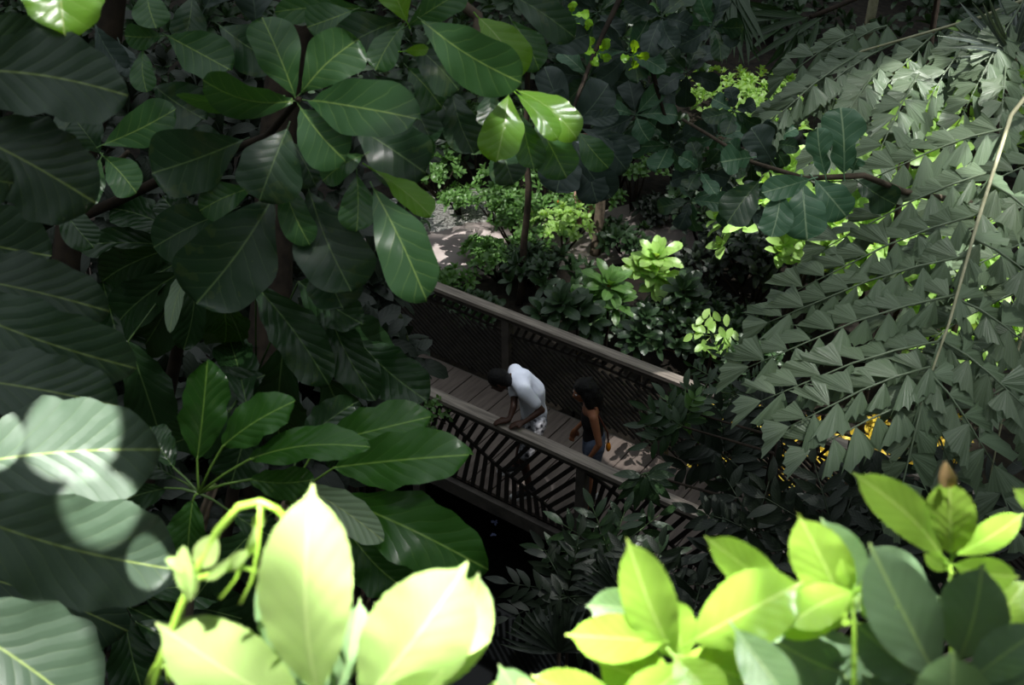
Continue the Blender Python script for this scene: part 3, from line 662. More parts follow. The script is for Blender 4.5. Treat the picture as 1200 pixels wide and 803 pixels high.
# side sprig and fill to the left
fc(172, -10, 183, 33, 42, d=3.3, mat='fic')
fc(192, 42, 146, 42, 30, d=3.35)
fc(168, 60, 172, 108, 30, d=3.35, roll=20)
fc(196, 42, 270, 82, 56, d=3.3, mat='fic', roll=-8)
fc(258, 30, 330, 75, 60, mat='ficd', d=3.35)
fc(180, 100, 240, 140, 60, mat='ficd', d=3.4)
fc(120, 170, 206, 128, 46, d=3.2, roll=-10)
fc(122, 184, 160, 226, 42, d=3.2, roll=8)
fc(118, 180, 88, 140, 40, d=3.3, mat='ficd')
fc(118, 186, 95, 240, 36, d=3.3, mat='fic')
fc(112, 30, 145, 85, 34, d=3.5, mat='blue', roll=25)
fc(140, 50, 156, 90, 26, d=3.5, mat='blue')
fc(240, 10, 262, -40, 50, d=3.5, mat='blue')
fc(225, -5, 215, 50, 40, d=3.6, mat='ficd')
fc(300, 30, 290, -30, 50, d=3.6, mat='blue')
fc(200, 160, 260, 190, 60, d=3.6, mat='ficd')
fc(70, 120, 100, 180, 60, d=3.6, mat='ficd')
fc(70, 240, 110, 290, 40, d=3.6, mat='umbd')
fc(330, -20, 372, 24, 46, d=3.3, mat='ficd')
fc(275, 245, 180, 290, 60, d=3.5, mat='ficd')
# --- shaded tree top centre right
T = empty('shade_tree', down(at(300, 700, 5.4)), 'dusky grey-green tree in shade right of the bright ficus whorl', 'tree')
trunk(T, [down(at(300, 700, 5.4)), at(300, 700, 5.4), at(330, 100, 5.6), at(420, -160, 5.4)], .12, .08, M['barkd'])
trunk(T, [at(420, -160, 5.4), at(600, -190, 5.2), at(740, -60, 5.1), at(765, 60, 5.2), at(790, 150, 5.3)], .04, .006, M['barkd'], name='branch')
trunk(T, [at(745, -40, 5.1), at(700, 60, 4.8), at(668, 150, 4.3)], .015, .006, M['barkd'], name='branch')
def dk(*a, mat='blue', d=4.3, dt=None, **k):
    kw = dict(kind='obovate', wave=.04, fold=.16, stalk=.02, stalkr=.003, nv=16, nc=3, curl=.06); kw.update(k)
    leaf_obj(T, M[mat], *a, d, dt if dt else d-.03, **kw)
for a in [(668, 150, 638, 78, 36), (672, 148, 713, 98, 44), (675, 143, 726, 134, 20), (680, 150, 750, 174, 22), (672, 165, 716, 232, 48), (668, 170, 652, 226, 52), (690, 190, 700, 238, 40), (660, 140, 640, 110, 40), (700, 160, 735, 200, 40), (640, 60, 690, 40, 36)]:
    dk(*a, roll=rnd.uniform(-15, 15))
dk(678, 155, 713, 197, 36, mat='fic', d=4.1)
def ros_leaves(hx, hy, d, n, lpx, wpx, mats, kind, ang0=None, T_=None):
    for i in range(n):
        w = (ang0 or 0)+i*2*math.pi/n+rnd.uniform(-.3, .3); l = lpx*rnd.uniform(.75, 1.15)
        tx = hx+math.cos(w)*l; ty = hy+math.sin(w)*l*.9
        leaf_obj(T_ or T, M[rnd.choice(mats)], hx+math.cos(w)*4, hy+math.sin(w)*4, tx, ty, wpx*rnd.uniform(.85, 1.1), d, d+rnd.uniform(-.12, .12), roll=rnd.uniform(-30, 30), kind=kind, wave=.05, fold=.2, stalk=.015, stalkr=.003, nv=14, nc=3, curl=.08)
for hx, hy, d in [(775, 20, 5.0), (735, 62, 5.1), (805, 85, 5.3), (745, 135, 5.3), (785, 170, 5.4), (700, 15, 5.2), (835, 30, 5.1), (760, 100, 5.6), (690, 90, 5.5)]:
    ros_leaves(hx, hy, d, 7, 48, 26, ['blue', 'blue', 'ficd', 'fid'], 'fiddle' if hx > 760 else 'obovate', rnd.random()*6)
for hx, hy, d in [(742, 66, 4.5), (684, 40, 4.4), (670, 18, 4.4), (700, 62, 4.5)]: ros_leaves(hx, hy, d, 4, 20, 12, ['ficl'], 'fiddle', rnd.random()*6)
# --- fiddle-leaf branch in front of palm
T = empty('fiddle_tree', down(at(1320, 500, 6.2)), 'fiddle-leaved branch with lobed blue-green leaves before the fishtail palm', 'tree')
trunk(T, [down(at(1320, 500, 6.2)), at(1320, 500, 6.2), at(1310, 240, 5.6)], .07, .03, M['barkd']); trunk(T, [at(1310, 240, 5.6), at(1180, 245, 5.0), at(1060, 225, 4.4), at(1010, 205, 4.05), at(940, 208, 4.1), at(880, 190, 4.6), at(800, 140, 5.0)], .016, .007, name='branch')
def fd(*a, mat='fid', d=4.05, **k):
    kw = dict(kind='fiddle', wave=.04, fold=.14, stalk=.03, stalkr=.0035, nv=20, nc=4, curl=.05); kw.update(k)
    leaf_obj(T, M[mat], *a, d, d-.03, **kw)
fd(989, 203, 985, 126, 50); fd(967, 205, 958, 150, 32); fd(955, 211, 992, 254, 44, kind='obovate'); fd(940, 213, 946, 281, 52, kind='obovate')
fd(915, 222, 904, 278, 38, kind='obovate'); fd(950, 210, 893, 226, 30, kind='obovate', mat='fid'); fd(890, 212, 852, 262, 44, kind='obovate', mat='ficd', d=4.4)
fd(1000, 200, 1006, 185, 20); fd(1005, 212, 1050, 240, 40, mat='ficd', d=4.3); fd(905, 190, 880, 150, 40, mat='blue', d=4.4); fd(880, 185, 845, 190, 36, mat='fid', d=4.6)
for hx, hy in [(840, 160), (880, 190), (905, 170), (860, 130), (820, 200), (870, 240), (810, 235)]:
    ros_leaves(hx, hy, 4.9+rnd.random()*.5, 7, 36, 20, ['blue', 'ficd', 'fid'], 'fiddle', rnd.random()*6, T)

# --- fishtail palm
def palm_frond(T, pts, ds, pinnae, r0=.013):
    P = [at(x, y, d) for (x, y), d in zip(pts, ds)]
    mb = MB(); Q = []
    for i in range(len(P)-1):
        for k in range(4): Q.append(P[i].lerp(P[i+1], k/4))
    Q.append(P[-1]); n = len(Q)-1; mb.tube(Q, [r0*(1-.75*i/n) for i in range(n+1)], 7)
    fr = mb.build('frond', M['stalkw'], T)
    for (ax, ay, ad, bx, by, bd, ll, lw) in pinnae:
        a = at(ax, ay, ad); b = at(bx, by, bd); ax_ = (b-a).normalized(); Lp = (b-a).length
        m = a.lerp(b, .5)+Vector((0, 0, .05*Lp)); mb = MB(); mb.tube([a, a.lerp(m, .5)+Vector((0,0,.01)), m, m.lerp(b, .5), b], [.005, .0045, .004, .003, .002], 5)
        up = Vector((0, -.55, .83)); side = ax_.cross(up).normalized(); up = side.cross(ax_)
        k = max(4, int(Lp/(ll*.50))); 
        for i in range(k+1):
            f = i/k; c = a.lerp(m, f*2) if f < .5 else m.lerp(b, f*2-1)
            for sg in ((-1, 1) if i < k else (0,)):
                c2 = c+ax_*(ll*.2*(sg > 0))
                d = (ax_*rnd.uniform(.2, .85)+side*sg*.85+up*rnd.uniform(-.15, .3)+Vector((0, 0, -.25))).normalized() if sg else ax_
                nz = (up*.9+side*sg*.25+Vector((rnd.uniform(-.4, .4), rnd.uniform(-.8, .1), 0)))
                l = ll*rnd.uniform(.85, 1.15)*(1-.25*abs(f-.5)); sd = rnd.randint(0, 9999)
                put(mb, leaf(l, lw*l/ll*rnd.uniform(.85, 1.1), 'fishtail', curl=rnd.uniform(.02, .14), fold=rnd.uniform(.1, .35), seed=sd), c2, frame(c2, c2+d, nz) @ np.diag([1 if sg >= 0 else -1, 1, 1]))
        o = mb.build('pinna', M['palm'], fr)
T = empty('fishtail_palm', down(at(1420, 620, 4.9)), 'large fishtail palm with ragged wedge leaflets on arching fronds at right', 'palm')
tt = at(1420, -40, 4.9)
trunk(T, [down(at(1420, 620, 4.9)), at(1420, 620, 4.9), tt], .12, .09)
def mkp(rach, dd, spec, ll=.165, lw=.14):
    out = []
    for (ax, ay, bx, by, d0, d1) in spec: out.append((ax, ay, d0, bx, by, d1, ll, lw))
    palm_frond(T, rach, dd, out)
mkp([(1420, -20), (1260, 40), (1185, 135), (1145, 262), (1112, 380), (1078, 474)], [4.9, 4.6, 4.4, 4.2, 4.1, 4.05],
    [(1180, 150, 1010, 215, 4.4, 4.5), (1165, 200, 968, 290, 4.35, 4.45), (1150, 250, 925, 345, 4.25, 4.35), (1133, 300, 900, 378, 4.2, 4.3), (1122, 345, 878, 430, 4.15, 4.2),
     (1100, 400, 892, 470, 4.1, 4.1), (1090, 430, 925, 500, 4.05, 4.0), (1078, 470, 950, 528, 4.05, 4.0),
     (1080, 474, 1050, 600, 4.05, 4.05), (1092, 440, 1165, 545, 4.05, 4.0), (1105, 400, 1215, 490, 4.1, 4.0), (1120, 350, 1225, 420, 4.15, 4.1), (1140, 280, 1240, 350, 4.2, 4.1), (1160, 215, 1250, 290, 4.3, 4.2), (1080, 474, 1130, 590, 4.1, 4.1)])
mkp([(1420, -30), (1300, -40), (1150, 20), (1010, 60), (930, 110)], [5.0, 5.1, 5.3, 5.5, 5.6],
    [(1200, 0, 1120, 150, 5.2, 5.0), (1150, 25, 1060, 165, 5.3, 5.1), (1100, 35, 1000, 150, 5.4, 5.2), (1050, 50, 930, 130, 5.5, 5.4), (1010, 62, 890, 155, 5.5, 5.3), (960, 90, 860, 190, 5.6, 5.5), (1180, 40, 1170, 170, 5.2, 4.9), (1030, 80, 960, 190, 5.3, 5.0), (1080, 80, 1020, 200, 5.2, 4.9),
     (1120, 30, 1190, 130, 5.3, 5.0), (1000, 40, 920, 90, 5.5, 5.6), (1040, 30, 980, 60, 5.5, 5.6)])
mkp([(1420, 0), (1330, 110), (1240, 260), (1190, 420), (1160, 560)], [4.9, 4.7, 4.6, 4.5, 4.5],
    [(1290, 170, 1100, 240, 4.7, 4.8), (1265, 220, 1060, 310, 4.65, 4.7), (1240, 270, 1040, 370, 4.6, 4.7), (1220, 330, 1040, 430, 4.6, 4.6), (1200, 390, 1060, 470, 4.55, 4.5), (1185, 450, 1090, 520, 4.5, 4.4), (1190, 430, 1230, 560, 4.5, 4.4), (1162, 555, 1190, 620, 4.5, 4.4)])
# fan palm top right
T = empty('fan_palm', down(at(1500, 260, 5.2)), 'grey fan palm with thin radiating spikes at top right corner', 'palm')
hub = at(1188, 66, 5.2); trunk(T, [down(at(1500, 260, 5.2)), at(1500, 100, 5.2), at(1330, 20, 5.4), at(1230, 40, 5.4), hub], .05, .008, M['stalkw'], name='stalk')
for i in range(30):
    w = R(150+i*7.5); l = rnd.uniform(62, 95); mb = MB()
    px_leaf(mb, 1188, 66, 1188+math.cos(w)*l, 66+math.sin(w)*l, 6.5, 5.2, 5.2+.3*math.sin(i*.9), kind='lance', fold=.6, curl=.03, wave=0, nv=8, nc=1, roll=rnd.uniform(-30, 30)); mb.build('leaf_segment', M['fan'], T)
# dark palm fronds at top
for lab, cx, cy, d, a0, a1, n, l in [('dark drooping palm frond hanging over black gap at top', 855, -30, 9, 60, 125, 22, 100), ('black-shaded palm leaf fan just left of the cream pole', 950, 20, 9.5, 100, 200, 12, 90)]:
    T = empty('shade_palm', down(at(cx+260, cy+60, d+1)), lab, 'palm'); trunk(T, [down(at(cx+260, cy+60, d+1)), at(cx+260, cy-60, d+1), at(cx+120, cy-50, d+.5), at(cx, cy, d)], .035, .02, M['barkd'])
    mb = MB()
    for i in range(n):
        w = R(a0+(a1-a0)*i/n); px_leaf(mb, cx+rnd.uniform(-20, 20), cy, cx+math.cos(w)*l*rnd.uniform(.8, 1.1), cy+math.sin(w)*l*rnd.uniform(.8, 1.1), 8, d, d-.2, kind='lance', nv=8, nc=1, roll=rnd.uniform(-50, 50))
    mb.build('frond', M['shrd'], T)
p = ground(1013, 60, -.2); q = at(1013, -40, (p-CAM).dot(FWD)); mb = MB(); mb.bar(Vector((p.x, p.y, -.2)), Vector((p.x, p.y, 3.5)), (0, 1, 0), .16, .16)
tag(mb.build('pole', M['cream'], smooth=False), 'cream painted square pole standing in shade behind the palms', 'pole')

# ---------------------------------------------------------------- shrubs
def shrub(name, label, cat, base, h, r, tips, n, L, W, kind, mat, group=None, stem='barkd', flat=.6, seed=1, spread=(80, 15), extra=None, nv=6, nc=1, nstem=5):
    rg = random.Random(seed); base = Vector(base)
    T = empty(name, base, label, cat, group); mb = MB(); tp = []
    for i in range(tips):
        v = Vector((rg.gauss(0, 1), rg.gauss(0, 1), rg.gauss(0, 1))).normalized()*(rg.random()**.4)
        if v.z < -.3: v.z *= -.6
        c = base+Vector((v.x*r, v.y*r, h*(1-flat/2)+v.z*h*flat/2)); tp.append(c)
        rosette(mb, c, Vector((v.x*.7, v.y*.7-.15, .75)), n, L*rg.uniform(.8, 1.2), W, kind, spread, rg, nv, nc)
    mb.build('foliage', M[mat], T)
    for i in range(min(nstem, tips)):
        c = tp[i*len(tp)//max(1, min(nstem, tips))]; s = MB(); s.tube([base, base.lerp(c, .5)+Vector((rg.uniform(-.05, .05), 0, .05*h)), c], [.012+.012*h, .01+.006*h, .006], 6); s.build('stem', M[stem], T)
    if extra:
        m, k = extra; e = MB()
        for i in range(k): c = tp[rg.randrange(len(tp))]+Vector((0, 0, L*.25)); rosette(e, c, (0, -.2, 1), 5, L*.35, L*.16, 'lance', (60, 10), rg, 4, 1)
        e.build('flower', M[m], T)
    return T
K = 0
def gs(px, py, z=-.28): return down(ground(px, py, z))
# croton-like rosettes behind the far rail
def ros_shrub(px, py, d, label, mat, lpx, wpx, tiers, ext=True, grp=None, seed=0):
    rg = random.Random(seed); c = at(px, py, d); g = down(c); T = empty('rosette_shrub', g, label, 'shrub', grp)
    s = MB(); s.tube([g, g.lerp(c, .5)+Vector((.03, 0, 0)), c], [.025, .018, .012], 6); s.build('stem', M['barkd'], T)
    mb = MB(); L = lpx*d/FPX
    for (dx, dy, sc_) in tiers:
        rosette(mb, at(px+dx, py+dy, d+dy*.004), (rg.uniform(-.2, .2), -.35, .9), 17, L*sc_, wpx*.82*d/FPX*sc_, 'spatula', (85, 12), rg, 8, 2, droop=.15)
    mb.build('foliage', M[mat], T)
    if ext: e = MB(); rosette(e, c+Vector((0, -.02, .03)), (0, -.3, 1), 4, L*.28, L*.10, 'lance', (30, 5), rg, 4, 1); e.build('flower', M['red' if mat != 'shrl' else 'dry'], T)
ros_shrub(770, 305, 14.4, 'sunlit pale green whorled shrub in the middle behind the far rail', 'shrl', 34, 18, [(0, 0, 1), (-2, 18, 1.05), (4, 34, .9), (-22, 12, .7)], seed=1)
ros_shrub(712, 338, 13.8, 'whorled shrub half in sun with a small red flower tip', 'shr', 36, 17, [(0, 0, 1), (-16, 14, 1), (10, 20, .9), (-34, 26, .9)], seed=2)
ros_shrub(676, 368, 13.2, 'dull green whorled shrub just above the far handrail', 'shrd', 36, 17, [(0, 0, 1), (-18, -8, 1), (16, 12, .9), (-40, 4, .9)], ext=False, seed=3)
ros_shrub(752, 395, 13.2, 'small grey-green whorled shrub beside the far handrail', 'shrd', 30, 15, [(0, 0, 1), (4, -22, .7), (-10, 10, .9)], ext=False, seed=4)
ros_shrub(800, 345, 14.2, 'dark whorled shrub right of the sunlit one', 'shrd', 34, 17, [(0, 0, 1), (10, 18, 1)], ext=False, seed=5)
# bright small spray
sprc = at(828, 385, 11.0); T = empty('leaf_spray', down(sprc), 'bright sunlit spray of small lime leaves in the black shade', 'shrub')
s = MB(); s.tube([down(sprc), sprc+Vector((.1, .1, -.3)), sprc], [.02, .015, .006], 6); s.build('stem', M['barkd'], T)
mb = MB()
for i in range(30):
    a = rnd.random()*6.28; r = 26*math.sqrt(rnd.random()); bx = 834+r*math.cos(a); by = 384+r*.95*math.sin(a); w_ = rnd.uniform(.6, 2.6)
    px_leaf(mb, bx, by, bx+13*math.cos(w_), by+15*math.sin(w_), 8, 11, 10.95, roll=rnd.uniform(-40, 40), kind='ellip', nv=6, nc=1)
    if i % 3 == 0: mb.tube([at(834, 394, 11.02), at(bx, by, 11.0)], .004, 4)
mb.build('foliage', M['shrl'], T)
# undergrowth on the far bank
spots_ = [(515, 235, .9, .55, 'shr', 'feathery green bush by the gravel left of the slim trunk'), (560, 215, 1.1, .7, 'shr', 'tall leafy bush above the bright path patch'), (640, 250, 1.1, .6, 'shr', 'leafy bush with orange flowers between the two trunks'),
          (660, 300, .8, .5, 'shrl', 'low bright leafy bush between two slim trunks'), (585, 330, .6, .5, 'shr', 'low bush overhanging the path edge'), (530, 345, .4, .35, 'shr', 'small fern-like bush by the handrail near the path'),
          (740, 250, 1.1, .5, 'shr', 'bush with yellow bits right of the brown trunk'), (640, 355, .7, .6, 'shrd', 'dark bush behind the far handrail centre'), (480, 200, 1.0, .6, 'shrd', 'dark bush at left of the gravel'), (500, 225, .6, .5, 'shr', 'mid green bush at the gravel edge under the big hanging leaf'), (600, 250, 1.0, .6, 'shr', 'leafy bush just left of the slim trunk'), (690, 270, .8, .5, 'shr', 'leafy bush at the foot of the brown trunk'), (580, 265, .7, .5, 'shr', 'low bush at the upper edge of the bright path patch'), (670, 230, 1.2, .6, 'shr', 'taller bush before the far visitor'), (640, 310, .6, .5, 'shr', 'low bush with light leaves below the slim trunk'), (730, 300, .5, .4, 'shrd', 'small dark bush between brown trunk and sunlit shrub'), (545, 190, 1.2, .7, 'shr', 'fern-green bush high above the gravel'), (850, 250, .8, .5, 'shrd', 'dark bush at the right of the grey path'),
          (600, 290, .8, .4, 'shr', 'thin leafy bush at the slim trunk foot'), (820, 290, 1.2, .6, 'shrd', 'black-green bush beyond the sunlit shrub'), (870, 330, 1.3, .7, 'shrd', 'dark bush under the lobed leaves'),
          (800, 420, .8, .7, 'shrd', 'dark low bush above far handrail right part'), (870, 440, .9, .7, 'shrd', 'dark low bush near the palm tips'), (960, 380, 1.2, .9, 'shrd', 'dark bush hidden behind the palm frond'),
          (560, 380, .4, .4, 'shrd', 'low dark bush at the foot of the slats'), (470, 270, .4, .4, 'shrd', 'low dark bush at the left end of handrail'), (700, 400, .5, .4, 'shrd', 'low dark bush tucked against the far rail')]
for i, (x, y, h, r, mt, lab) in enumerate(spots_):
    dark = mt == 'shrd'
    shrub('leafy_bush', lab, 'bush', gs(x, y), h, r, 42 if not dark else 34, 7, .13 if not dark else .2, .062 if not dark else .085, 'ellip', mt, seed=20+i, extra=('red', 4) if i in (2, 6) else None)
# small background trees / trunks
for i, (x0, y0, x1, y1, r, lab, mt) in enumerate([(608, 356, 616, 150, .055, 'slim dark trunk rising from the bushes behind the footbridge', 'barkd'), (697, 302, 704, 150, .085, 'thicker brown trunk standing beside the far visitor', 'bark')]):
    g = gs(x0, y0); T = empty('slender_tree', g, lab, 'tree'); d = (g-CAM).dot(FWD); t = at(x1, y1, d-.5)
    trunk(T, [g, g.lerp(t, .5)+Vector((.05, 0, 0)), t, t+Vector((.1, .2, 1.5))], r, r*.6, M[mt]); mb = MB(); rg = random.Random(i)
    for k in range(40):
        v = Vector((rg.gauss(0, .6), rg.gauss(0, .6), rg.gauss(0, .35))); rosette(mb, t+v+Vector((.1, .3, 1.5)), (v.x, v.y-.2, .8), 8, .28, .12, 'obovate', (85, 20), rg, 6, 1)
    mb.build('crown', M['shrd'], T)
# far background trees and hedge closing the view
bg = [(-9, 21), (-5.5, 20), (-2.5, 22), (0.5, 21.5), (3.2, 23.5), (6.2, 24), (9, 22), (12, 20), (-12, 18), (1.8, 19.2), (-1, 18.6), (11, 16), (8.3, 18.5), (-8, 20), (14, 23), (-3.5, 25), (5, 27), (10, 27), (0, 27)]
bgl = ['at far left behind the leaves', 'behind the ficus leaves', 'left of centre far back', 'behind the slim trunk', 'beyond the black gap', 'far back beyond the cream pole', 'behind the palm fronds', 'behind the fan palm', 'at the outer left edge', 'behind the brown trunk', 'behind the gravel patch', 'behind the right palm leaflets', 'beneath the upper palm frond', 'left of the bridge end', 'in the top right corner', 'in the last row left', 'in the last row behind the pole', 'in the last row right', 'in the last row centre']
for i, ((x, y), l) in enumerate(zip(bg, bgl)):
    if 3 <= x <= 6.5 and y < 26: h, r, t_ = 1.6, 1.2, 60
    else: h, r, t_ = rnd.uniform(3.2, 4.6), rnd.uniform(1.4, 2.0), 120
    shrub('background_tree', 'dense dark green tree '+l, 'tree', down((x, y, 0)), h, r, t_, 7, .34, .15, 'ellip', 'shrd', group='background trees', seed=60+i, flat=1.5, nv=5)
# lit groundcover bed, upper centre right
g = gs(878, 140); shrub('groundcover_bed', 'sunlit yellow-green low clipped plant bed before the black gap', 'bush', g, .6, 1.5, 200, 6, .16, .09, 'ellip', 'shrl', seed=90, flat=.5, nstem=8)
for i, (x, y, lab) in enumerate([(985, 160, 'sunlit yellow-green bush glimpsed behind upper palm leaflets'), (1075, 140, 'sunlit bush glimpsed behind the palm below the fan palm'), (1140, 240, 'bright bush glimpsed through the right palm frond'), (940, 150, 'bright bush glimpsed left of the palm frond'), (1150, 340, 'bright bush glimpsed right of the pale palm stalk'), (1060, 235, 'bright bush glimpsed through the middle palm rows'), (1180, 20, 'bright leafy bush along the top right edge'), (1100, 60, 'bright leafy bush behind the top palm leaflets')]):
    d = 12.5 if y > 50 else 14; c = at(x, y, d); 
    T = shrub('leafy_bush', lab, 'bush', down(c), c.z-down(c).z+.2, .8, 50, 6, .24, .13, 'ellip', 'shrl', seed=100+i, flat=.8, nv=5, nstem=2)
# dark filler trees at the left, between the near leaves and the footbridge
for i, (x, y, d, r, lab) in enumerate([(120, 240, 6.2, .75, 'deeply shaded leafy tree behind the upper left leaves'), (260, 290, 6.4, .7, 'deeply shaded leafy tree below the ficus whorl'), (60, 420, 5.6, .7, 'deeply shaded leafy tree behind the lower left leaves'), (370, 300, 7.2, .55, 'deeply shaded leafy tree at the left end of the footbridge'), (330, 130, 7.6, .9, 'deeply shaded leafy tree high behind the ficus whorl'), (180, 60, 8.2, 1.2, 'deeply shaded leafy tree at the top left'), (290, 480, 5.6, .6, 'deeply shaded leafy tree behind the umbrella whorl'), (440, 110, 14.0, 1.1, 'deeply shaded leafy tree behind the hanging ficus leaves'), (40, 150, 7.5, 1.1, 'deeply shaded leafy tree at the far left edge'), (120, 620, 5.0, .6, 'deeply shaded leafy tree low at the left'), (400, 410, 6.4, .4, 'deeply shaded leafy tree at the deck edge')]):
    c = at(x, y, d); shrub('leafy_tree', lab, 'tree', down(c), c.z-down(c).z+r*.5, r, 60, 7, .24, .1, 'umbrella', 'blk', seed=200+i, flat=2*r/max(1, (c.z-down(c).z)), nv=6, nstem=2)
for i, (x, y, lab) in enumerate([(900, 280, 'dark bush below the lobed leaves far side'), (950, 310, 'dark bush left of the palm rows far side'), (850, 300, 'dark bush at the end of the grey path'), (910, 230, 'dark bush behind the fiddle-leaved branch'), (1000, 300, 'dark bush behind the palm rows far side')]):
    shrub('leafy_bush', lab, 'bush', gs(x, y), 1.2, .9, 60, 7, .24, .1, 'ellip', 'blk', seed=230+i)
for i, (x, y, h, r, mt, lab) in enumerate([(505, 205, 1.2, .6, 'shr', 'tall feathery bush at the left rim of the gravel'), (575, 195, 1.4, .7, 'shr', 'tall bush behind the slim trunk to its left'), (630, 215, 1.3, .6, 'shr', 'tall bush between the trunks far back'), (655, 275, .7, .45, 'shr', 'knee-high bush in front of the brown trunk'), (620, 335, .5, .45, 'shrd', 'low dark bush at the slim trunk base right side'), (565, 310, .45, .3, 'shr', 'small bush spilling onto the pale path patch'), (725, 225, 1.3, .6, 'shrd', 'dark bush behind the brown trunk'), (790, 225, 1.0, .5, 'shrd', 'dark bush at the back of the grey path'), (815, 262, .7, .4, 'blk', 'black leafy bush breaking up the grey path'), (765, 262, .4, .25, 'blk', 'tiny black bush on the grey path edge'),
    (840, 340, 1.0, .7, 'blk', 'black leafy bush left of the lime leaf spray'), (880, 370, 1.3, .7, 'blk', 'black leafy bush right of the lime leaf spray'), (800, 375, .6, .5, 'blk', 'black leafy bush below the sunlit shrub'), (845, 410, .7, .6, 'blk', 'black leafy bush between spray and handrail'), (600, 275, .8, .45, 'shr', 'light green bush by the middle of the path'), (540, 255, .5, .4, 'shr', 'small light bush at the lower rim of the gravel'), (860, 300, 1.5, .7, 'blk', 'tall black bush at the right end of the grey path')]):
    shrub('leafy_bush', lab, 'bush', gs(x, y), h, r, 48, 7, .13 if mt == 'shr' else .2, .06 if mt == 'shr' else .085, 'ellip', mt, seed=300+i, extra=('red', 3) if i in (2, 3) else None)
# plants overhanging the near rail on the right: compound leaves
def compound(mb, hub, ang, lpx, d, npair, llpx, wpx, dr=0):
    hx, hy = hub; ex = hx+math.cos(ang)*lpx; ey = hy+math.sin(ang)*lpx
    mb.tube([at(hx, hy, d), at((hx+ex)/2, (hy+ey)/2-3, d), at(ex, ey, d+dr)], [.006, .005, .003], 5)
    for i in range(npair+1):
        f = (i+.6)/(npair+.6); bx = hx+(ex-hx)*f; by = hy+(ey-hy)*f
        for sg in ((-1, 1) if i < npair else (0,)):
            a = ang+sg*R(52)+rnd.uniform(-.15, .15)
            px_leaf(mb, bx, by, bx+math.cos(a)*llpx, by+math.sin(a)*llpx*.9, wpx, d+dr*f, d+dr*f+.02, kind='lance', roll=rnd.uniform(-35, 35), nv=6, nc=1, fold=.2)
def compshrub(px, py, d, label, mat, fronds, llpx, wpx, npair=5, lpx=70, a0=0, a1=360, grp=None):
    c = at(px, py, d); T = empty('compound_leaf_shrub', down(at(px+(110 if py < 560 else 0), py, d)), label, 'shrub', grp)
    s = MB(); g = Vector(T.location); q = Vector((g.x, g.y, c.z-.25)) if py < 560 else g.lerp(c, .5)+Vector((.04, 0, 0)); s.tube([g, q, c], [.024, .018, .008], 7); s.build('stem', M['barkd'], T)
    for i in range(fronds):
        mb = MB(); compound(mb, (px, py), R(a0+(a1-a0)*(i+rnd.uniform(-.2, .2))/fronds), lpx*rnd.uniform(.75, 1.15), d+rnd.uniform(-.15, .15), npair, llpx, wpx, rnd.uniform(-.2, .2)); mb.build('frond', M[mat], T)
compshrub(800, 500, 8.2, 'leafy compound shrub hanging over the handrail right of the woman', 'shrd', 6, 26, 8, 4, 52, 150, 330)
compshrub(805, 482, 8.4, 'yellow-green topped compound shrub above the deck shade', 'shr', 5, 15, 6, 4, 24)
compshrub(755, 555, 8.0, 'drooping five-fingered leaf cluster over the near handrail', 'shrd', 5, 34, 11, 1, 14, 20, 160)
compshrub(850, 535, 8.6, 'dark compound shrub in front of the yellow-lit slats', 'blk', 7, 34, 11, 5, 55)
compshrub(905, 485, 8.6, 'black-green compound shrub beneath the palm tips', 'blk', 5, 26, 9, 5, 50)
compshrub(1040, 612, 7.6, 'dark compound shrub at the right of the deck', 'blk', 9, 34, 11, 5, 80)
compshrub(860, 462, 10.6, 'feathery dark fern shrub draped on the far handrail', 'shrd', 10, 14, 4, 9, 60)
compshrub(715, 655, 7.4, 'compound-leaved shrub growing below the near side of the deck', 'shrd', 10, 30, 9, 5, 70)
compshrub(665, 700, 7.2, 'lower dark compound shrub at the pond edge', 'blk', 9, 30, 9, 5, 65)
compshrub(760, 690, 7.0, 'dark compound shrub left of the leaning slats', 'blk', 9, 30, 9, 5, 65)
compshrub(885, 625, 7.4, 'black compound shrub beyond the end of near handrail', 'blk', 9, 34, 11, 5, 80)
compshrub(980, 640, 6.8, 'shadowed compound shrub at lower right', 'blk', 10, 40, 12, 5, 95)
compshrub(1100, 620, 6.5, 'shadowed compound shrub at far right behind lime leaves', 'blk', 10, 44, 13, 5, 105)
compshrub(800, 770, 5.6, 'dark compound shrub low behind the central lime leaves', 'blk', 9, 40, 12, 5, 85)
for k, (px_, py_, d_, a0, a1, lab) in enumerate([(655, 765, 6.0, 190, 350, 'small dark fan palm below the pond edge'), (735, 705, 6.2, 200, 345, 'dark fan palm under the compound shrub')]):
    T = empty('fan_palm', down(at(px_, py_, d_)), lab, 'palm'); h = at(px_, py_, d_); s = MB(); s.tube([down(h), h], [.03, .012], 6); s.build('stalk', M['barkd'], T)
    for i in range(22):
        w = R(a0+(a1-a0)*i/21); mb = MB(); px_leaf(mb, px_, py_, px_+math.cos(w)*70, py_+math.sin(w)*58, 6, d_, d_+.1*math.sin(i), kind='lance', fold=.5, nv=6, nc=1); mb.build('leaf_segment', M['blk'], T)
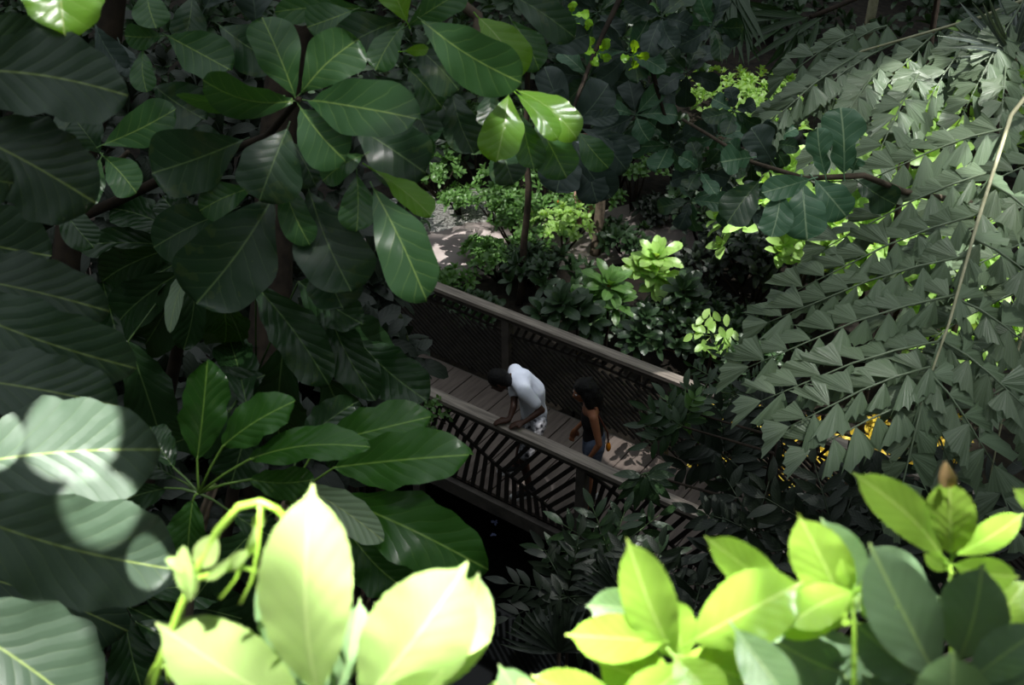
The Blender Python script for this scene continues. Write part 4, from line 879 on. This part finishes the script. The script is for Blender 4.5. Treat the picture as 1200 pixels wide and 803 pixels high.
# vine on near rail
for (pts, lab, r) in [([br(-2.9, N1-.02, 1.06), br(-2.75, N1-.1, 1.12), br(-2.8, N1+.1, 1.3), br(-3.0, N1+.25, 1.45), br(-2.95, N1+.4, 1.2)], 'twisted grey vine curling over the near handrail end', .014)]:
    T = empty('vine', pts[0], lab, 'vine'); mb = MB(); Q = []
    for a, b in zip(pts[:-1], pts[1:]):
        for k in range(4): Q.append(a.lerp(b, k/4))
    mb.tube(Q+[pts[-1]], r, 6); mb.build('stem', M['bark'], T); mb = MB()
    for q in Q[::3]: rosette(mb, q, (0, -.4, .8), 3, .16, .07, 'ellip', (80, 40), rnd, 5, 1)
    mb.build('foliage', M['shrd'], T)
T = empty('creeper', br(-6.3, N1-.03, 1.0), 'small-leaved creeper spilling over the near handrail by the left leaves', 'vine')
mb = MB()
for i in range(90):
    c = br(-7.0+1.1*rnd.random(), N1-.08+rnd.uniform(-.08, .1), 1.08-rnd.random()**2*.5); rosette(mb, c, (rnd.uniform(-.5, .5), -.5, .6), 3, .075, .04, 'ellip', (80, 30), rnd, 4, 1)
mb.build('foliage', M['shr'], T)
mb = MB(); mb.tube([br(-7.1, N1-.1, 1.0), br(-6.6, N1-.1, 1.05), br(-5.9, N1-.08, .8)], .008, 5); mb.build('stem', M['barkd'], T)
# yellow leaves on the bank behind the slats at right
T = empty('yellow_bush', down(ground(900, 535, -.2)), 'sunlit yellow leafy bush glowing behind the far slats', 'bush')
mb = MB()
for i in range(150):
    c = down(ground(800+rnd.random()*330, 490+rnd.random()*75+0, -.2))
    n_ = c.dot(NN)
    if n_ < N2+.25: c = c+NN*(N2+.3-n_+rnd.random()*.5)
    rosette(mb, c+V3(0, 0, rnd.random()*.35), (rnd.uniform(-.3, .3), -.6, .8), 5, .13, .06, 'ellip', (80, 20), rnd, 4, 1)
mb.build('foliage', M['yel'], T)
# pale blue pieces added on the water to stand for a sky reflection
for k, (x, y, r, lab) in enumerate([(580, 613, .035, 'pale blue piece standing for a sky reflection on the black pond water, upper one'), (578, 627, .022, 'pale blue piece standing for a sky reflection on the black pond water, lower one')]):
    c = ground(x, y, -.84); mb = MB(); rosette(mb, c, (0, 0, 1), 5, r*1.6, r, 'ellip', (88, 70), rnd, 5, 1); tag(mb.build('sky_reflection', M['sky_refl']), lab, 'flower')  # added stand-in for reflected sky, not a real flower

# ---------------------------------------------------------------- foreground shrub on the viewing terrace
mb = MB(); mb.box8([Vector(p) for p in [(-2.5, -1.5, 5.75), (2.5, -1.5, 5.75), (2.5, 1.15, 5.75), (-2.5, 1.15, 5.75), (-2.5, -1.5, 5.95), (2.5, -1.5, 5.95), (2.5, 1.15, 5.95), (-2.5, 1.15, 5.95)]])
tag(mb.build('trim_3', M['path'], smooth=False), kind='structure')
for sx in (-2.2, 2.2):
    for sy in (-1.2, .85):
        mb = MB(); mb.bar((sx, sy, -1.2), (sx, sy, 5.75), (0, 1, 0), .25, .25); tag(mb.build('trim_4', M['path'], smooth=False), kind='structure')
def fgshrub(label, hubpx, d, leaves, stems, mats=None):
    h0 = at(*hubpx, d); g = Vector((h0.x, min(h0.y, .95), 5.95)); T = empty('lime_shrub', g, label, 'shrub')
    for st in stems:
        mb = MB(); P = [at(x, y, dd) for x, y, dd in st[0]]; Q = []
        if st[2]: P = [g]+P
        mb.tube(P, [st[1]*(1-.4*i/(len(P)-1)) for i in range(len(P))], 8); mb.build('stem', M['stemg'], T)
    for L_ in leaves:
        a = L_[:5]; mat = L_[5]; db, dt, roll = L_[6:9]; kw = L_[9] if len(L_) > 9 else {}
        k2 = dict(kind='serrate', wave=.02, fold=.2, stalk=.012, stalkr=.0015, nv=39, nc=4, curl=.06); k2.update(kw)
        leaf_obj(T, M[mat], *a, db, dt, roll=roll, **k2)
    return T
f, p_, k_ = 'fg', 'fgpale', 'fgdark'
T1 = fgshrub('leftmost blurred lime shrub, big toothed leaves and a hooked shoot', (400, 860), 1.2, [
    (372, 812, 366, 566, 106, f, 1.12, 1.05, 0), (360, 838, 182, 730, 98, f, 1.18, 1.1, 5), (385, 815, 307, 662, 66, p_, 1.22, 1.2, 10),
    (425, 822, 548, 660, 118, f, 1.15, 1.08, 6), (522, 805, 561, 670, 64, f, 1.2, 1.2, -10), (395, 812, 422, 700, 36, p_, 1.25, 1.22, 20),
    (445, 850, 520, 785, 60, f, 1.1, 1.05, 10), (640, 860, 584, 778, 44, p_, 1.2, 1.15, 0), (560, 850, 630, 800, 50, f, 1.2, 1.15, 0), (400, 800, 330, 780, 50, p_, 1.28, 1.28, 0),
    (330, 860, 240, 800, 70, f, 1.25, 1.2, 0), (480, 800, 432, 772, 50, f, 1.25, 1.22, 0)],
    [([(400, 860, 1.22), (378, 805, 1.13)], .004, True), ([(420, 860, 1.22), (430, 815, 1.16)], .004, True), ([(500, 870, 1.2), (520, 805, 1.2)], .004, True),
     ([(165, 840, 1.15), (188, 775, 1.12), (212, 712, 1.1), (232, 665, 1.08), (255, 622, 1.07), (280, 594, 1.06), (305, 588, 1.06), (325, 597, 1.06), (336, 610, 1.06)], .0048, True),
     ([(232, 678, 1.08), (262, 668, 1.08), (285, 665, 1.08), (308, 672, 1.08)], .003, False), ([(305, 592, 1.06), (303, 640, 1.07), (295, 680, 1.07), (282, 708, 1.07)], .0022, False),
     ([(292, 640, 1.08), (276, 680, 1.08), (258, 702, 1.08)], .002, False), ([(172, 805, 1.13), (182, 780, 1.12), (196, 782, 1.12), (198, 800, 1.12)], .0028, False)])
kw = dict(nv=13, nc=2)
for a in [(229, 672, 194, 655, 16), (232, 665, 252, 628, 30), (224, 700, 215, 640, 22), (222, 705, 218, 660, 20), (288, 655, 300, 618, 12), (266, 668, 290, 645, 16), (298, 620, 308, 598, 14), (240, 680, 270, 655, 12), (292, 650, 303, 632, 10)]:
    leaf_obj(T1, M['fg'], *a, 1.08, 1.07, roll=rnd.uniform(-30, 30), kind='ellip', nv=12, nc=2)
f = 'fgl'
fgshrub('central blurred lime shrub with sunlit whorled leaves', (820, 900), 1.25, [
    (790, 768, 734, 630, 62, f, 1.2, 1.12, 12), (778, 752, 663, 744, 56, f, 1.18, 1.12, -6), (768, 722, 686, 710, 44, p_, 1.26, 1.26, 0), (795, 822, 698, 775, 70, f, 1.2, 1.18, 5),
    (740, 838, 622, 792, 52, f, 1.12, 1.1, 0), (926, 696, 825, 628, 46, f, 1.25, 1.2, 8), (810, 752, 942, 682, 84, f, 1.15, 1.12, -5), (990, 716, 935, 602, 66, f, 1.2, 1.15, -8),
    (1002, 722, 962, 606, 60, p_, 1.26, 1.25, 5), (1000, 694, 922, 735, 50, f, 1.15, 1.12, 10), (862, 738, 935, 835, 58, p_, 1.1, 1.05, 5), (800, 770, 880, 800, 60, f, 1.2, 1.18, 0),
    (1005, 700, 905, 742, 40, f, 1.2, 1.16, -25), (802, 775, 790, 700, 40, f, 1.24, 1.22, 20), (790, 770, 845, 840, 60, f, 1.15, 1.12, 0), (800, 780, 730, 840, 56, f, 1.15, 1.12, 0),
    (1005, 690, 1048, 672, 22, f, 1.16, 1.14, 0), (1008, 695, 1052, 712, 24, f, 1.16, 1.14, 20), (1004, 690, 1030, 730, 20, f, 1.16, 1.14, 0), (1000, 688, 985, 655, 22, f, 1.16, 1.14, 0),
    (1000, 730, 860, 720, 50, f, 1.25, 1.2, 15), (880, 800, 905, 860, 60, f, 1.2, 1.2, 0), (900, 745, 990, 790, 60, k_, 1.3, 1.3, 0), (960, 730, 1010, 830, 70, k_, 1.32, 1.3, 0), (930, 780, 1000, 850, 70, k_, 1.3, 1.28, 0), (700, 850, 640, 830, 40, f, 1.2, 1.15, 0), (820, 790, 870, 850, 60, f, 1.22, 1.18, 0)],
    [([(820, 880, 1.25), (795, 770, 1.2)], .004, True), ([(1000, 880, 1.2), (1001, 760, 1.17), (1001, 690, 1.17)], .0036, True), ([(870, 870, 1.25), (865, 760, 1.15)], .003, True), ([(760, 760, 1.2), (795, 772, 1.2)], .002, False)])
T3 = fgshrub('right lime shrub, upright toothed leaves above grey-green shaded ones', (1120, 900), 1.35, [
    (1104, 652, 998, 553, 50, f, 1.32, 1.25, 8), (1115, 650, 1113, 558, 58, f, 1.32, 1.25, -5), (1122, 650, 1200, 602, 34, f, 1.32, 1.28, -12), (1118, 662, 1195, 676, 40, f, 1.3, 1.25, 14),
    (1112, 668, 1082, 648, 18, f, 1.32, 1.3, 0), (1250, 620, 1186, 572, 26, f, 1.3, 1.3, 0), (1096, 792, 1018, 636, 80, k_, 1.2, 1.12, 8), (1124, 772, 1152, 660, 78, k_, 1.2, 1.14, -6),
    (1086, 800, 1000, 728, 62, k_, 1.22, 1.2, 0), (1135, 800, 1225, 735, 54, k_, 1.15, 1.1, -5), (1120, 850, 1118, 762, 82, p_, 1.1, 1.05, 0), (1150, 830, 1225, 790, 50, k_, 1.15, 1.12, 0), (1160, 750, 1205, 680, 50, f, 1.3, 1.3, 0),
    (1100, 700, 1040, 690, 34, k_, 1.35, 1.35, 0), (1120, 700, 1190, 730, 50, f, 1.36, 1.36, 0), (1060, 850, 1010, 790, 60, k_, 1.25, 1.22, 0), (1115, 690, 1130, 740, 50, k_, 1.38, 1.38, 0), (1200, 830, 1180, 760, 60, k_, 1.25, 1.22, 0), (1090, 700, 1020, 640, 40, k_, 1.4, 1.4, 0), (1050, 780, 960, 770, 50, k_, 1.34, 1.34, 0)],
    [([(1120, 880, 1.3), (1115, 780, 1.3), (1114, 660, 1.32)], .0036, True), ([(1100, 900, 1.2), (1098, 795, 1.2)], .003, True), ([(1125, 900, 1.2), (1124, 775, 1.2)], .003, True)])
leaf_obj(T3, M['dry'], 1112, 572, 1107, 541, 20, 1.252, 1.23, kind='lance', fold=.5, nv=8, nc=2, name='dry_tip', label='withered brown leaf tip')

# ---------------------------------------------------------------- light
w = bpy.data.worlds.new('world'); sc.world = w; w.use_nodes = True; nt = w.node_tree; bgn = nt.nodes['Background']
tc = nt.nodes.new('ShaderNodeTexCoord'); sp = nt.nodes.new('ShaderNodeSeparateXYZ'); nt.links.new(tc.outputs['Generated'], sp.inputs[0])
mr = nt.nodes.new('ShaderNodeMapRange'); nt.links.new(sp.outputs[2], mr.inputs[0]); mr.inputs[1].default_value = 0; mr.inputs[2].default_value = 1
nt.links.new(mixc(nt, mth(nt, 'POWER', mr.outputs[0], 2.2), (.06, .075, .06, 1), (1.75, 1.9, 2.0, 1)), bgn.inputs[0]); bgn.inputs[1].default_value = .44
SUN = Vector((.28, -.22, .93)).normalized()
def beam(tgt, rad, s, blend=.25, dist=16, col=(1, .98, .94), dirn=None):
    dist = min(dist, rad/.0092); tgt = Vector(tgt); dv = (Vector(dirn).normalized() if dirn else SUN); l = bpy.data.lights.new('sunbeam', 'SPOT'); l.energy = s*4*math.pi*dist*dist
    l.spot_size = 2*math.atan(rad/dist); l.spot_blend = blend; l.shadow_soft_size = .02*dist/16; l.color = col
    o = bpy.data.objects.new('sunbeam', l); C.objects.link(o); o.location = tgt+dv*dist; o.rotation_euler = (-dv).to_track_quat('-Z', 'Y').to_euler()
FGS = 8.0
FD = (-.12, -.16, 1)
beam(at(440, 700, 1.15), .26, FGS*.9, dirn=FD); beam(at(270, 700, 1.1), .12, FGS*.6, dirn=FD); beam(at(820, 730, 1.15), .26, FGS*.75, .3, dirn=FD); beam(at(1110, 610, 1.3), .12, FGS*.8, .3, dirn=FD)
for x_, y_, r_2, s_2 in [(370, 640, .045, 16), (470, 720, .05, 16), (545, 740, .035, 10), (720, 755, .04, 12), (838, 690, .03, 12), (775, 700, .03, 4), (950, 640, .035, 9), (640, 800, .04, 6), (1120, 590, .03, 7), (1175, 620, .02, 8), (250, 760, .03, 6)]:
    beam(at(x_, y_, 1.15 if x_ < 1100 else 1.3), r_2*1.8, s_2*2.2, 1, dirn=FD)
beam(at(85, 508, 2.1), .085, 17, .03); beam(at(118, 588, 2.05), .075, 15, .03); beam(at(-4, 535, 2.1), .05, 17, .03); beam(at(175, 652, 2.05), .04, 10, .03); beam(at(15, 780, 1.85), .14, 9, .03)
beam(at(75, 5, 2.2), .09, 4.0, .2)
beam(at(400, 110, 2.9), .22, 1.7, .6); beam(at(560, 55, 2.9), .14, 2.0, .4); beam(at(620, 145, 3.0), .13, 3.6, .4); beam(at(685, 40, 4.4), .12, 4, .4); beam(at(742, 62, 4.5), .07, 4, .4); beam(at(485, 300, 2.8), .14, 1.9, .6)
beam(at(470, 590, 2.9), .35, .5, .8)
beam(at(270, 500, 2.75), .22, .8, .7); beam(at(130, 200, 3.2), .15, 1.0, .5)
PD = (-.5, -.45, .8)
beam(ground(548, 290, -.23), .5, 10.0, .2, dirn=PD); beam(ground(620, 300, -.2), .7, 3.0, .4, dirn=PD); beam(ground(520, 235, 0), .9, 3.0, .4, dirn=PD); beam(ground(650, 250, .2), .9, 3.2, .4, dirn=PD); beam(ground(600, 220, .2), 1.2, 1.2, .4, dirn=PD)
beam(at(780, 298, 14.4), .36, 4.2, .3); beam(at(726, 326, 13.8), .13, 2.5, .5); beam(ground(905, 272, -.23), .35, 6, .3, dirn=(-.1, -.6, .8)); beam(ground(560, 240, .2), .5, 2, .5, dirn=PD); beam(sprc, .3, 4.5, .3); beam(ground(690, 215, .8), .5, 2.5, .4); beam(ground(790, 255, -.2), .8, .35, .5)
beam(ground(860, 115, .3), 1.5, 2.6, .3)
beam(at(1080, 170, 5.0), .75, 1.5, .6); beam(at(1180, 160, 4.4), .3, 1.6, .4); beam(at(1070, 85, 5.2), .16, 5, .3); beam(at(1140, 95, 5.1), .15, 5, .3); beam(at(1195, 200, 4.3), .09, 6, .3); beam(at(1085, 130, 5.0), .1, 4, .3); beam(at(1150, 190, 4.4), .08, 5, .3); beam(at(1000, 330, 4.4), .9, .7, .6); beam(at(970, 470, 4.1), .3, 1.0, .6); beam(at(1190, 240, 4.3), .25, 2.0, .5)
beam(at(1060, 180, 12.5), 2.6, 4.0, .3); beam(at(1160, 300, 12.5), 1.3, 3.0, .3)
beam(at(616, 450, 11.35), .26, 1.6, .5, col=(.9, .95, 1), dirn=(-.05, .1, 1)); beam(ground(785, 545, 0), .18, 1.3, .8); beam(ground(560, 430, 0), .12, .4, .8); beam(br(-3.1, N1, 1.05), .2, 1.0, .7)
beam(ground(880, 525, -.2)+NN*.5, .7, 7, .3, dirn=(-.2, .35, .9)); beam(ground(1000, 560, -.2)+NN*.5, .6, 6, .3, dirn=(-.2, .35, .9)); beam(br(-8.3, N2, 1.06), .35, 1.0, .6)
beam(ground(580, 618, -.84), .12, 2.5, .5)  # aimed at the pale pieces that stand for reflected sky
